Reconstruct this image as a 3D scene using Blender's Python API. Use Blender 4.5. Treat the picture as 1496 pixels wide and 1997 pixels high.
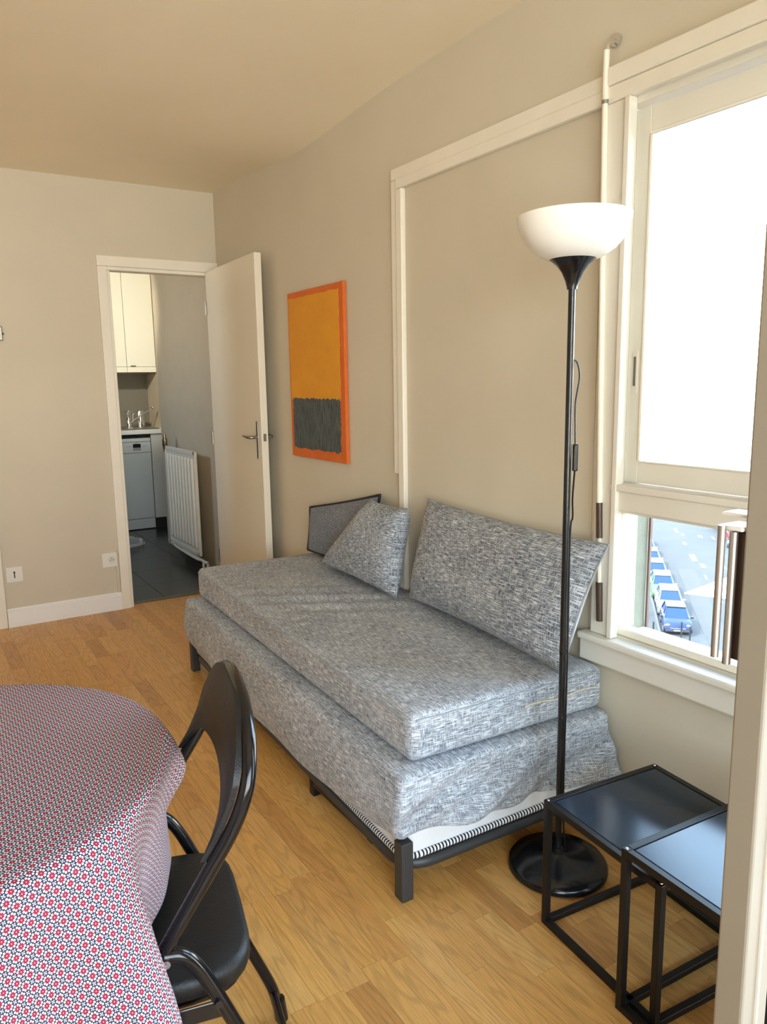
import bpy, bmesh, math, random
from mathutils import Vector, Matrix, noise
random.seed(7)
for o in list(bpy.data.objects): bpy.data.objects.remove(o)
SC = bpy.context.scene
COL = SC.collection
PI = math.pi

# ------------------------------------------------------------------ camera
CAMH = 1.3278
R0 = ((0.845251, -0.534142, -0.015625), (-0.103499, -0.134955, -0.985431), (0.524251, 0.834554, -0.169354))
cd = bpy.data.cameras.new('camera'); cam = bpy.data.objects.new('camera', cd); COL.objects.link(cam)
m = Matrix.Identity(4)
for i in range(3):
    m[i][0] = R0[0][i]; m[i][1] = -R0[1][i]; m[i][2] = -R0[2][i]
m[2][3] = CAMH
cam.matrix_world = m
cd.sensor_fit = 'HORIZONTAL'; cd.sensor_width = 36.0; cd.lens = 36.0 * 1480 / 1496
cd.clip_start = 0.05; cd.clip_end = 600
SC.camera = cam

# ------------------------------------------------------------------ sky, sun, exposure
SKY = 5.6
wd = bpy.data.worlds.new('sky'); SC.world = wd; wd.use_nodes = True
nt = wd.node_tree; nt.nodes.clear()
wo = nt.nodes.new('ShaderNodeOutputWorld'); bg = nt.nodes.new('ShaderNodeBackground')
tc = nt.nodes.new('ShaderNodeTexCoord'); sp = nt.nodes.new('ShaderNodeSeparateXYZ'); cr = nt.nodes.new('ShaderNodeValToRGB')
nt.links.new(tc.outputs['Generated'], sp.inputs[0]); nt.links.new(sp.outputs['Z'], cr.inputs[0])
cr.color_ramp.elements[0].position = 0.0; cr.color_ramp.elements[0].color = (1.0, .97, .93, 1)
cr.color_ramp.elements[1].position = 1; cr.color_ramp.elements[1].color = (.38, .60, .95, 1)
e = cr.color_ramp.elements.new(.15); e.color = (.90, .94, 1.0, 1)
e = cr.color_ramp.elements.new(.45); e.color = (.52, .73, 1.0, 1)
nt.links.new(cr.outputs[0], bg.inputs[0]); bg.inputs[1].default_value = SKY
nt.links.new(bg.outputs[0], wo.inputs[0])
sl = bpy.data.lights.new('sun', 'SUN'); sl.energy = 5.0; sl.color = (1, .93, .82); sl.angle = math.radians(.6)
so = bpy.data.objects.new('sun', sl); COL.objects.link(so)
so.rotation_euler = Vector((.58, -.22, -.78)).to_track_quat('-Z', 'Y').to_euler()

vs = SC.view_settings
vs.view_transform = 'Standard'; vs.look = 'None'; vs.gamma = 1.0; vs.use_curve_mapping = False
vs.exposure = 1.48
SC.cycles.use_denoising = True
SC.cycles.max_bounces = 12; SC.cycles.diffuse_bounces = 6; SC.cycles.transparent_max_bounces = 16
SC.cycles.sample_clamp_indirect = 8.0
SC.cycles.caustics_reflective = False; SC.cycles.caustics_refractive = False

def portal(name, loc, rot, sx, sy):
    l = bpy.data.lights.new(name, 'AREA'); l.shape = 'RECTANGLE'; l.size = sx; l.size_y = sy
    l.cycles.is_portal = True
    o = bpy.data.objects.new(name, l); COL.objects.link(o); o.location = loc; o.rotation_euler = rot

# ------------------------------------------------------------------ helpers
W = 1.714; D = 4.594; YB = 4.672          # right wall, back wall, its kitchen face
XL = -2.4; YF = -1.7; HC = 2.455          # left wall, wall behind the camera, ceiling
VW = 0.2                                  # thickness of the outer wall

def tag(o, label=None, cat=None, group=None, kind=None):
    if label: o['label'] = label
    if cat: o['category'] = cat
    if group: o['group'] = group
    if kind: o['kind'] = kind
    return o

def empty(name, loc=(0, 0, 0), rz=0):
    o = bpy.data.objects.new(name, None); COL.objects.link(o)
    o.location = loc; o.rotation_euler = (0, 0, rz); o.empty_display_size = .1
    return o

class M:
    def __init__(s): s.v = []; s.f = []; s.uv = []
    def add(s, v, f, uv=None):
        n = len(s.v); s.v += [tuple(p) for p in v]
        for k, q in enumerate(f):
            s.f.append(tuple(i + n for i in q)); s.uv.append(uv[k] if uv else None)
        return s
    def box(s, x0, x1, y0, y1, z0, z1):
        v = [(x, y, z) for z in (z0, z1) for y in (y0, y1) for x in (x0, x1)]
        return s.add(v, [(0, 2, 3, 1), (4, 5, 7, 6), (0, 1, 5, 4), (2, 6, 7, 3), (0, 4, 6, 2), (1, 3, 7, 5)])
    def prism(s, poly, axis, a, b):
        n = len(poly)
        def put(p, t):
            return {'x': (t, p[0], p[1]), 'y': (p[0], t, p[1]), 'z': (p[0], p[1], t)}[axis]
        v = [put(p, a) for p in poly] + [put(p, b) for p in poly]
        return s.add(v, [tuple(range(n))[::-1], tuple(range(n, 2 * n))] + [(i, (i + 1) % n, n + (i + 1) % n, n + i) for i in range(n)])
    def tube(s, path, r, n=12, closed=False, caps=True):
        P = [Vector(p) for p in path]; k = len(P); rs = r if isinstance(r, (list, tuple)) else [r] * k
        T = []
        for i in range(k):
            a = P[(i - 1) % k] if (closed or i) else P[i]; b = P[(i + 1) % k] if (closed or i < k - 1) else P[i]
            T.append((b - a).normalized())
        N = Vector((0, 0, 1)) if abs(T[0].z) < .9 else Vector((1, 0, 0))
        N = (N - T[0] * N.dot(T[0])).normalized()
        v = []; uv = []; L = [0]
        for i in range(1, k + 1): L.append(L[-1] + (P[i % k] - P[i - 1]).length)
        for i in range(k):
            if i:
                N = (N - T[i] * N.dot(T[i])).normalized()
            Bn = T[i].cross(N)
            for j in range(n):
                a = 2 * PI * j / n
                v.append(P[i] + (N * math.cos(a) + Bn * math.sin(a)) * rs[i])
        f = []
        for i in range(k if closed else k - 1):
            for j in range(n):
                i2 = (i + 1) % k; j2 = (j + 1) % n
                f.append((i * n + j, i * n + j2, i2 * n + j2, i2 * n + j))
                uv.append(((L[i], j / n), (L[i], (j + 1) / n), (L[i + 1], (j + 1) / n), (L[i + 1], j / n)))
        if caps and not closed:
            f.append(tuple(range(n))[::-1]); uv.append(None)
            f.append(tuple((k - 1) * n + j for j in range(n))); uv.append(None)
        return s.add(v, f, uv)
    def lathe(s, prof, c=(0, 0), n=32, capb=True, capt=True):
        v = []; k = len(prof)
        for r, z in prof:
            for j in range(n):
                a = 2 * PI * j / n; v.append((c[0] + r * math.cos(a), c[1] + r * math.sin(a), z))
        f = [(i * n + j, i * n + (j + 1) % n, (i + 1) * n + (j + 1) % n, (i + 1) * n + j) for i in range(k - 1) for j in range(n)]
        if capb: f.append(tuple(range(n))[::-1])
        if capt: f.append(tuple((k - 1) * n + j for j in range(n)))
        return s.add(v, f)
    def mesh(s, name, smooth=None, weld=False, boxuv=False, recalc=True):
        me = bpy.data.meshes.new(name)
        bm = bmesh.new(); ul = bm.loops.layers.uv.new('UVMap')
        vs_ = [bm.verts.new(p) for p in s.v]
        for q, uv in zip(s.f, s.uv):
            try: fc = bm.faces.new([vs_[i] for i in q])
            except ValueError: continue
            if uv:
                for l, t in zip(fc.loops, uv): l[ul].uv = t
        if weld: bmesh.ops.remove_doubles(bm, verts=bm.verts, dist=1e-5)
        if recalc: bmesh.ops.recalc_face_normals(bm, faces=bm.faces)
        if boxuv:
            bm.normal_update()
            for fc in bm.faces:
                n = fc.normal; ax = max(range(3), key=lambda i: abs(n[i]))
                for l in fc.loops:
                    p = l.vert.co
                    l[ul].uv = ((p.y, p.z) if ax == 0 else (p.x, p.z) if ax == 1 else (p.y, p.x))
        bm.to_mesh(me); bm.free()
        if smooth is not None:
            me.shade_smooth()
            if smooth < 179: me.set_sharp_from_angle(angle=math.radians(smooth))
        return me
    def build(s, name, mat, parent=None, smooth=None, bevel=0, weld=False, boxuv=False, recalc=True, loc=None):
        me = s.mesh(name, smooth, weld, boxuv, recalc)
        return link(name, me, mat, parent, bevel, loc)

def link(name, me, mat, parent=None, bevel=0, loc=None):
    o = bpy.data.objects.new(name, me); COL.objects.link(o)
    if mat is not None and not me.materials: me.materials.append(mat)
    if parent is not None: o.parent = parent
    if loc: o.location = loc
    if bevel:
        b = o.modifiers.new('bevel', 'BEVEL'); b.width = bevel; b.segments = 2; b.limit_method = 'ANGLE'
        b.harden_normals = False
    return o

def box(name, x0, x1, y0, y1, z0, z1, mat, parent=None, bevel=0):
    return M().box(min(x0, x1), max(x0, x1), min(y0, y1), max(y0, y1), min(z0, z1), max(z0, z1)).build(name, mat, parent, None, bevel)

def spline(pts, sub=6, closed=False):
    P = [Vector(p) for p in pts]; n = len(P); out = []
    for i in range(n if closed else n - 1):
        if closed: a, b, c, d = P[(i - 1) % n], P[i], P[(i + 1) % n], P[(i + 2) % n]
        else:
            b, c = P[i], P[i + 1]; a = P[i - 1] if i else b * 2 - c; d = P[i + 2] if i + 2 < n else c * 2 - b
        for k in range(sub):
            t = k / sub
            out.append(.5 * ((2 * b) + (c - a) * t + (2 * a - 5 * b + 4 * c - d) * t * t + (3 * b - a - 3 * c + d) * t ** 3))
    if not closed: out.append(P[-1])
    return out

def sgrid(h, r, n):
    k = [0, .15, .4, .7, 1.0]
    a = [-h + r * t for t in k]
    mid = [(-h + r) + (2 * h - 2 * r) * i / n for i in range(1, n)]
    return a + mid + [-t for t in a[::-1]]

def rounded_box(hx, hy, hz, r, nx, ny, nz, fn=None, skip=()):
    """box with rounded edges centred on 0; fn maps each point"""
    mb = M(); H = (hx, hy, hz); G = (sgrid(hx, r, nx), sgrid(hy, r, ny), sgrid(hz, r, nz))
    def rnd(p):
        c = Vector([max(-H[i] + r, min(H[i] - r, p[i])) for i in range(3)])
        d = Vector(p) - c
        return c + d.normalized() * r if d.length > 1e-9 else c
    for ax in range(3):
        for sg in (-1, 1):
            if (ax, sg) in skip: continue
            a, b = [i for i in range(3) if i != ax]
            A, B = G[a], G[b]; v = []; uvs = []
            for s_ in A:
                for t_ in B:
                    p = [0, 0, 0]; p[ax] = sg * H[ax]; p[a] = s_; p[b] = t_
                    q = rnd(p)
                    uvs.append({0: (p[1], p[2]), 1: (p[0], p[2]), 2: (p[1], p[0])}[ax])
                    v.append(fn(q) if fn else q)
            f = []; uv = []; nb = len(B)
            for i in range(len(A) - 1):
                for j in range(nb - 1):
                    q = (i * nb + j, (i + 1) * nb + j, (i + 1) * nb + j + 1, i * nb + j + 1)
                    f.append(q); uv.append([uvs[t] for t in q])
            mb.add(v, f, uv)
    return mb

def quadmap(c, x, y):
    """c: corners (u0v0, u0v1, u1v1, u1v0); x,y in 0..1"""
    return tuple((1 - x) * ((1 - y) * c[0][i] + y * c[1][i]) + x * ((1 - y) * c[3][i] + y * c[2][i]) for i in range(len(c[0])))

# ------------------------------------------------------------------ materials
def mat(name, col, rough=.5, metal=0.0, spec=.5, var=0, vscale=8, bump=0, bscale=60, coat=0, vstretch=None, emit=0, trans=0):
    m = bpy.data.materials.new(name); m.use_nodes = True; n = m.node_tree; b = n.nodes['Principled BSDF']
    b.inputs['Base Color'].default_value = (*col, 1); b.inputs['Roughness'].default_value = rough
    b.inputs['Metallic'].default_value = metal; b.inputs['Specular IOR Level'].default_value = spec
    b.inputs['Coat Weight'].default_value = coat
    if emit: b.inputs['Emission Color'].default_value = (*col, 1); b.inputs['Emission Strength'].default_value = emit
    if trans: b.inputs['Transmission Weight'].default_value = trans
    tcn = n.nodes.new('ShaderNodeTexCoord')
    src = tcn.outputs['Object']
    if vstretch:
        mp = n.nodes.new('ShaderNodeMapping'); mp.inputs['Scale'].default_value = vstretch; n.links.new(src, mp.inputs[0]); src = mp.outputs[0]
    if var:
        ns = n.nodes.new('ShaderNodeTexNoise'); ns.inputs['Scale'].default_value = vscale; ns.inputs['Detail'].default_value = 5
        n.links.new(src, ns.inputs['Vector'])
        mr = n.nodes.new('ShaderNodeMapRange'); mr.inputs[1].default_value = .3; mr.inputs[2].default_value = .7
        mr.inputs[3].default_value = 1 - var; mr.inputs[4].default_value = 1 + var
        n.links.new(ns.outputs['Fac'], mr.inputs[0])
        mx = n.nodes.new('ShaderNodeVectorMath'); mx.operation = 'SCALE'; mx.inputs[0].default_value = col
        n.links.new(mr.outputs[0], mx.inputs['Scale']); n.links.new(mx.outputs[0], b.inputs['Base Color'])
    if bump:
        nb = n.nodes.new('ShaderNodeTexNoise'); nb.inputs['Scale'].default_value = bscale; nb.inputs['Detail'].default_value = 4
        n.links.new(src, nb.inputs['Vector'])
        bp = n.nodes.new('ShaderNodeBump'); bp.inputs['Strength'].default_value = bump; bp.inputs['Distance'].default_value = .01
        n.links.new(nb.outputs['Fac'], bp.inputs['Height']); n.links.new(bp.outputs[0], b.inputs['Normal'])
    return m

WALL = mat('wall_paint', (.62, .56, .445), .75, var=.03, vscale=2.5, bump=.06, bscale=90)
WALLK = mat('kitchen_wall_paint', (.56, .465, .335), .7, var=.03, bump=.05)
CEIL = mat('ceiling_paint', (.88, .80, .635), .85, var=.02, vscale=2, bump=.04, bscale=50)
WHITE = mat('white_gloss_paint', (.82, .77, .67), .38, var=.03, vscale=6, bump=.03, bscale=25)
WHITE2 = mat('door_paint', (.80, .74, .62), .42, var=.02, vscale=3, bump=.02, bscale=30)
FRAMEW = mat('window_frame_paint', (.76, .72, .64), .4, var=.03, vscale=5, bump=.03, bscale=30)
DARKGAP = mat('dark_gap', (.03, .028, .025), .8)
PLASTIC = mat('white_plastic', (.78, .76, .71), .4)
BLACKM = mat('black_metal', (.007, .006, .006), .38, spec=.32)
BLACKG = mat('black_gloss', (.008, .008, .009), .18, spec=.5)
CHROME = mat('chrome', (.75, .75, .74), .18, metal=1)
STEEL = mat('brushed_steel', (.36, .34, .30), .35, metal=1, var=.1, vscale=40)
ALU = mat('aluminium', (.40, .37, .34), .42, metal=.9)
BRASS = mat('old_brass', (.40, .31, .18), .35, metal=1)
BROWNP = mat('brown_plastic', (.06, .035, .025), .35)
SCREEN = mat('dark_display', (.015, .016, .018), .15)

def glassmat():
    m = bpy.data.materials.new('pane_glass'); m.use_nodes = True; n = m.node_tree; n.nodes.clear()
    o = n.nodes.new('ShaderNodeOutputMaterial'); mx = n.nodes.new('ShaderNodeMixShader')
    t = n.nodes.new('ShaderNodeBsdfTransparent'); g = n.nodes.new('ShaderNodeBsdfGlossy'); fr = n.nodes.new('ShaderNodeFresnel')
    t.inputs[0].default_value = (.96, .98, .97, 1); g.inputs['Roughness'].default_value = .02; fr.inputs[0].default_value = 1.35
    n.links.new(fr.outputs[0], mx.inputs[0]); n.links.new(t.outputs[0], mx.inputs[1]); n.links.new(g.outputs[0], mx.inputs[2])
    n.links.new(mx.outputs[0], o.inputs[0]); return m
GLASS = glassmat()

def woodmat(name, island):
    m = bpy.data.materials.new(name); m.use_nodes = True; n = m.node_tree; b = n.nodes['Principled BSDF']
    N = n.nodes.new; Lk = n.links.new
    if island: rnd = N('ShaderNodeNewGeometry').outputs['Random Per Island']
    else: rnd = N('ShaderNodeObjectInfo').outputs['Random']
    tcn = N('ShaderNodeTexCoord')
    off = N('ShaderNodeVectorMath'); off.operation = 'SCALE'; off.inputs[0].default_value = (13, 41, 7); Lk(rnd, off.inputs['Scale'])
    ad = N('ShaderNodeVectorMath'); Lk(tcn.outputs['Object'], ad.inputs[0]); Lk(off.outputs[0], ad.inputs[1])
    def noise_(scale, vec, det=4, rough=.6):
        mp = N('ShaderNodeMapping'); mp.inputs['Scale'].default_value = vec; Lk(ad.outputs[0], mp.inputs[0])
        x = N('ShaderNodeTexNoise'); x.inputs['Scale'].default_value = scale; x.inputs['Detail'].default_value = det
        x.inputs['Roughness'].default_value = rough; Lk(mp.outputs[0], x.inputs['Vector']); return x.outputs['Fac']
    ramp = N('ShaderNodeValToRGB'); Lk(rnd, ramp.inputs[0])
    cols = [(0, (.56, .275, .078)), (.2, (.66, .343, .096)), (.45, (.73, .395, .112)), (.7, (.68, .360, .102)), (.88, (.76, .44, .142)), (1, (.51, .245, .068))]
    er = ramp.color_ramp.elements
    er[0].position = 0; er[0].color = (*cols[0][1], 1); er[1].position = 1; er[1].color = (*cols[-1][1], 1)
    for p, c in cols[1:-1]: q = er.new(p); q.color = (*c, 1)
    # growth-ring figure: contour lines of a stretched field
    field = noise_(1.0, (11, 1.3, 5), 2, .5)
    ml = N('ShaderNodeMath'); ml.operation = 'MULTIPLY'; ml.inputs[1].default_value = 95; Lk(field, ml.inputs[0])
    sn = N('ShaderNodeMath'); sn.operation = 'SINE'; Lk(ml.outputs[0], sn.inputs[0])
    fine = noise_(1.0, (420, 14, 60), 3, .7)
    r1 = N('ShaderNodeMapRange'); r1.inputs[1].default_value = .2; r1.inputs[2].default_value = 1; r1.inputs[3].default_value = 1.0; r1.inputs[4].default_value = .83; Lk(sn.outputs[0], r1.inputs[0])
    r2 = N('ShaderNodeMapRange'); r2.inputs[1].default_value = .35; r2.inputs[2].default_value = .62; r2.inputs[3].default_value = .80; r2.inputs[4].default_value = 1.06; Lk(fine, r2.inputs[0])
    mm = N('ShaderNodeMath'); mm.operation = 'MULTIPLY'; Lk(r1.outputs[0], mm.inputs[0]); Lk(r2.outputs[0], mm.inputs[1])
    sc = N('ShaderNodeVectorMath'); sc.operation = 'SCALE'; Lk(ramp.outputs[0], sc.inputs[0]); Lk(mm.outputs[0], sc.inputs['Scale'])
    Lk(sc.outputs[0], b.inputs['Base Color'])
    b.inputs['Roughness'].default_value = .36; b.inputs['Specular IOR Level'].default_value = .45
    bp = N('ShaderNodeBump'); bp.inputs['Strength'].default_value = .08; bp.inputs['Distance'].default_value = .002; Lk(fine, bp.inputs['Height']); Lk(bp.outputs[0], b.inputs['Normal'])
    return m
OAK = woodmat('oak_strip', False); OAKR = woodmat('oak_strip_field', True)

def fabricmat(name, dark=(.085, .098, .125), light=(.74, .78, .83), bias=0.07, su=16, sv=260):
    """melange weave: long pale slubs along u, finer threads along v"""
    m = bpy.data.materials.new(name); m.use_nodes = True; n = m.node_tree; b = n.nodes['Principled BSDF']
    N = n.nodes.new; Lk = n.links.new
    uv = N('ShaderNodeTexCoord').outputs['UV']
    def ns(vec, det=2):
        mp = N('ShaderNodeMapping'); mp.inputs['Scale'].default_value = vec; Lk(uv, mp.inputs[0])
        x = N('ShaderNodeTexNoise'); x.inputs['Scale'].default_value = 1; x.inputs['Detail'].default_value = det; x.inputs['Roughness'].default_value = .65; Lk(mp.outputs[0], x.inputs['Vector']); return x.outputs['Fac']
    a = ns((su, sv, 1)); c = ns((sv * 1.1, su * 1.4, 1)); big = ns((3, 7, 1), 3)
    ra = N('ShaderNodeMapRange'); ra.inputs[1].default_value = .47; ra.inputs[2].default_value = .66; Lk(a, ra.inputs[0])
    rc = N('ShaderNodeMapRange'); rc.inputs[1].default_value = .46; rc.inputs[2].default_value = .68; rc.inputs[4].default_value = .75; Lk(c, rc.inputs[0])
    mxm = N('ShaderNodeMath'); mxm.operation = 'MAXIMUM'; Lk(ra.outputs[0], mxm.inputs[0]); Lk(rc.outputs[0], mxm.inputs[1])
    rb = N('ShaderNodeMapRange'); rb.inputs[1].default_value = .3; rb.inputs[2].default_value = .7; rb.inputs[3].default_value = -.10 + bias; rb.inputs[4].default_value = .12 + bias; Lk(big, rb.inputs[0])
    ad = N('ShaderNodeMath'); ad.use_clamp = True; Lk(mxm.outputs[0], ad.inputs[0]); Lk(rb.outputs[0], ad.inputs[1])
    mx = N('ShaderNodeMix'); mx.data_type = 'RGBA'; mx.inputs['A'].default_value = (*dark, 1); mx.inputs['B'].default_value = (*light, 1)
    Lk(ad.outputs[0], mx.inputs['Factor']); Lk(mx.outputs['Result'], b.inputs['Base Color'])
    b.inputs['Roughness'].default_value = .9; b.inputs['Specular IOR Level'].default_value = .15
    b.inputs['Sheen Weight'].default_value = .15
    bp = N('ShaderNodeBump'); bp.inputs['Strength'].default_value = .25; bp.inputs['Distance'].default_value = .002; Lk(ad.outputs[0], bp.inputs['Height']); Lk(bp.outputs[0], b.inputs['Normal'])
    return m
FAB = fabricmat('melange_fabric', su=26, sv=400)
FABC = fabricmat('cushion_fabric', bias=-.03, su=26, sv=360)
FABP = fabricmat('blue_grey_fabric', (.12, .13, .16), (.34, .36, .42), 0.0, 40, 300)
PIPING = mat('dark_piping', (.02, .022, .035), .8)
LINING = mat('pale_lining', (.70, .73, .77), .9, var=.06, vscale=30)

def clothmat():
    m = bpy.data.materials.new('flower_print_cotton'); m.use_nodes = True; n = m.node_tree; b = n.nodes['Principled BSDF']
    N = n.nodes.new; Lk = n.links.new
    uv = N('ShaderNodeTexCoord').outputs['UV']
    mp = N('ShaderNodeMapping'); s = 1 / .0136; mp.inputs['Scale'].default_value = (s, s, s); mp.inputs['Rotation'].default_value = (0, 0, math.radians(22)); Lk(uv, mp.inputs[0])
    fr = N('ShaderNodeVectorMath'); fr.operation = 'FRACTION'; Lk(mp.outputs[0], fr.inputs[0])
    sb = N('ShaderNodeVectorMath'); sb.operation = 'SUBTRACT'; sb.inputs[1].default_value = (.5, .5, 0); Lk(fr.outputs[0], sb.inputs[0])
    ab = N('ShaderNodeVectorMath'); ab.operation = 'ABSOLUTE'; Lk(sb.outputs[0], ab.inputs[0])
    se = N('ShaderNodeSeparateXYZ'); Lk(ab.outputs[0], se.inputs[0])
    def math_(op, a, c):
        x = N('ShaderNodeMath'); x.operation = op
        for i, t in enumerate((a, c)):
            if isinstance(t, (int, float)): x.inputs[i].default_value = t
            else: Lk(t, x.inputs[i])
        return x.outputs[0]
    mxx = math_('MAXIMUM', se.outputs[0], se.outputs[1]); mnn = math_('MINIMUM', se.outputs[0], se.outputs[1])
    cb = N('ShaderNodeCombineXYZ'); Lk(mxx, cb.inputs[0]); Lk(mnn, cb.inputs[1])
    def dot(px, py, r):
        d = N('ShaderNodeVectorMath'); d.operation = 'DISTANCE'; Lk(cb.outputs[0], d.inputs[0]); d.inputs[1].default_value = (px, py, 0)
        return math_('LESS_THAN', d.outputs['Value'], r)
    wh = dot(.345, .125, .105)
    for q in ((.5, .5, .050), (.5, .36, .058), (0, 0, .045)): wh = math_('MAXIMUM', wh, dot(*q))
    red = math_('LESS_THAN', mxx, .27)
    seam = math_('GREATER_THAN', mnn, .018); red = math_('MULTIPLY', red, seam)
    m1 = N('ShaderNodeMix'); m1.data_type = 'RGBA'; m1.inputs['A'].default_value = (.022, .030, .055, 1); m1.inputs['B'].default_value = (.27, .014, .040, 1); Lk(red, m1.inputs['Factor'])
    m2 = N('ShaderNodeMix'); m2.data_type = 'RGBA'; m2.inputs['B'].default_value = (.64, .62, .63, 1); Lk(m1.outputs['Result'], m2.inputs['A']); Lk(wh, m2.inputs['Factor'])
    Lk(m2.outputs['Result'], b.inputs['Base Color'])
    b.inputs['Roughness'].default_value = .8; b.inputs['Specular IOR Level'].default_value = .2
    return m
CLOTH = clothmat()

def stripemat(name, a, c, freq, duty=.5):
    m = bpy.data.materials.new(name); m.use_nodes = True; n = m.node_tree; b = n.nodes['Principled BSDF']
    N = n.nodes.new; Lk = n.links.new
    se = N('ShaderNodeSeparateXYZ'); Lk(N('ShaderNodeTexCoord').outputs['UV'], se.inputs[0])
    x = N('ShaderNodeMath'); x.operation = 'MULTIPLY'; x.inputs[1].default_value = freq; Lk(se.outputs[0], x.inputs[0])
    y = N('ShaderNodeMath'); y.operation = 'FRACT'; Lk(x.outputs[0], y.inputs[0])
    g = N('ShaderNodeMath'); g.operation = 'GREATER_THAN'; g.inputs[1].default_value = duty; Lk(y.outputs[0], g.inputs[0])
    mx = N('ShaderNodeMix'); mx.data_type = 'RGBA'; mx.inputs['A'].default_value = (*a, 1); mx.inputs['B'].default_value = (*c, 1)
    Lk(g.outputs[0], mx.inputs['Factor']); Lk(mx.outputs['Result'], b.inputs['Base Color']); b.inputs['Roughness'].default_value = .85
    return m
STITCH = stripemat('black_white_overlock', (.85, .85, .85), (.012, .012, .02), 1 / .0105, .52)
QUILT = mat('quilted_white', (.80, .80, .80), .9, bump=.3, bscale=18)

# ================================================================== SETTING
def struct(o): o['kind'] = 'structure'; return o

# ---- oak floor: slab plus every strip in view as its own piece
floor = struct(box('floor', XL, W, YF, YB, -.10, -.013, mat('subfloor', (.10, .06, .03), .9)))
SW = .0633; TH = .0127
smesh = {}
def strip_mesh(ln, w=SW):
    k = round(ln, 3)
    if k not in smesh:
        g = .0006
        smesh[k] = M().box(-w / 2 + g / 2, w / 2 - g / 2, -ln / 2 + g / 2, ln / 2 - g / 2, -.0125, 0).mesh('strip')
        smesh[k].materials.append(OAK)
    return smesh[k]
rs = random.Random(3)
lens = [.22, .30, .38, .46]
rest = M()
x = W - SW / 2 - .004
col = 0
while x > -1.0:
    y = .70 + rs.random() * .2; first = True
    # the visible field
    if x > .02:
        y0 = .62 - rs.random() * .3
        while y0 < YB - .001:
            ln = rs.choice(lens); ln = min(ln, YB - y0)
            if ln < .05: break
            o = link('floor_strip', strip_mesh(ln), OAK, floor); o.location = (x, y0 + ln / 2, (rs.random() - .5) * .0005)
            y0 += ln
        ys = YF
        yend = None
        lo = (ys, .30)
    else:
        lo = (YF, YB)
    y0 = lo[0]
    while y0 < lo[1] - .02:
        ln = min(rs.choice(lens), lo[1] - y0)
        rest.box(x - SW / 2 + .0003, x + SW / 2 - .0003, y0 + .0003, y0 + ln - .0003, -.0125, -.0001); y0 += ln
    x -= SW; col += 1
while x > XL + SW:
    rest.box(x - SW / 2 + .0003, x + SW / 2 - .0003, YF, YB, -.0125, -.0001); x -= SW
fr_ = rest.build('floor_strips_out_of_view', OAKR, floor); fr_['kind'] = 'stuff'

# ---- ceiling with the slight sag along the outer wall
def cz(x, y):
    s = math.exp(-((y - 3.45) / .62) ** 2)
    g = max(0, 1 - (W - x) / 1.1) ** 1.5
    return HC - .05 * s * g - .012 * max(0, (y - 2.0) / 2.6) * g * (1 - s) * 0
cm = M(); nx, ny = 24, 40
cv = [(XL + (W + .1 - XL) * i / nx, YF + (D + .05 - YF) * j / ny, 0) for i in range(nx + 1) for j in range(ny + 1)]
cv = [(a, b, cz(a, b)) for a, b, _ in cv]
cf = [(i * (ny + 1) + j, i * (ny + 1) + j + 1, (i + 1) * (ny + 1) + j + 1, (i + 1) * (ny + 1) + j) for i in range(nx) for j in range(ny)]
n0 = len(cv); cv2 = cv + [(a, b, 2.7) for a, b, c in cv]
cf2 = cf + [tuple(k + n0 for k in q[::-1]) for q in cf]
struct(cm.add(cv2, cf2).build('ceiling', CEIL, smooth=60))

# ---- right (outer) wall with window and balcony-door openings
WY0, WY1, WZ0, WZ1 = .62, 1.56, .553, 2.06
DY0, DY1, DZ1 = -.42, .54, 2.12
rw = M()
X0, X1 = W, W + VW
for y0, y1, z0, z1 in ((WY1, YB + .01, -.1, 2.7), (DY1, WY0, -.1, 2.7), (WY0, WY1, -.1, WZ0), (WY0, WY1, WZ1, 2.7), (DY0, DY1, DZ1, 2.7), (DY0, DY1, -.1, 0.0), (YF - .1, DY0, -.1, 2.7)):
    rw.box(X0, X1, y0, y1, z0, z1)
struct(rw.build('wall_right', WALL))
# outer face of the same wall, seen in the window reveal
REND = mat('grey_green_render', (.13, .135, .10), .9, var=.1, vscale=20, bump=.2)
struct(box('trim_3', W + .135, W + VW, 1.514, 1.5598, .5535, 1.03, REND))

# ---- back wall with the kitchen doorway
OX0, OX1, OZ = 1.050, 1.685, 2.005
bw = M()
bw.box(XL, OX0, D, YB, -.1, 2.7); bw.box(OX1, W + .11, D, YB, -.1, 2.7); bw.box(OX0, OX1, D, YB, OZ, 2.7)
struct(bw.build('wall_back', WALL))
struct(box('wall_left', XL - .1, XL, YF - .1, YB, -.1, 2.7, WALL))
# ---- wall behind the camera, with a wide window
FX0, FX1, FZ0, FZ1 = -1.7, 1.15, .30, 2.30
fw = M()
fw.box(XL, FX0, YF - .1, YF, -.1, 2.7); fw.box(FX1, W, YF - .1, YF, -.1, 2.7); fw.box(FX0, FX1, YF - .1, YF, -.1, FZ0); fw.box(FX0, FX1, YF - .1, YF, FZ1, 2.7)
struct(fw.build('wall_front', WALL))
PW_ = (FX1 - FX0) / 3
w3 = struct(empty('window_2', (0, YF - .05, 0)))
g = M()
for a in (FX0, FX0 + PW_, FX0 + 2 * PW_, FX1): g.box(a - .03, a + .03, -.03, .03, FZ0, FZ1)
g.box(FX0, FX1, -.03, .03, FZ0, FZ0 + .06); g.box(FX0, FX1, -.03, .03, FZ1 - .06, FZ1)
g.build('window_frame', FRAMEW, w3)
for k in range(3): box('pane', FX0 + PW_ * k + .03, FX0 + PW_ * (k + 1) - .03, -.003, .003, FZ0 + .06, FZ1 - .06, GLASS, w3)
portal('portal_front', ((FX0 + FX1) / 2, YF - .12, (FZ0 + FZ1) / 2), (PI / 2, 0, 0), FX1 - FX0, FZ1 - FZ0)
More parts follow.
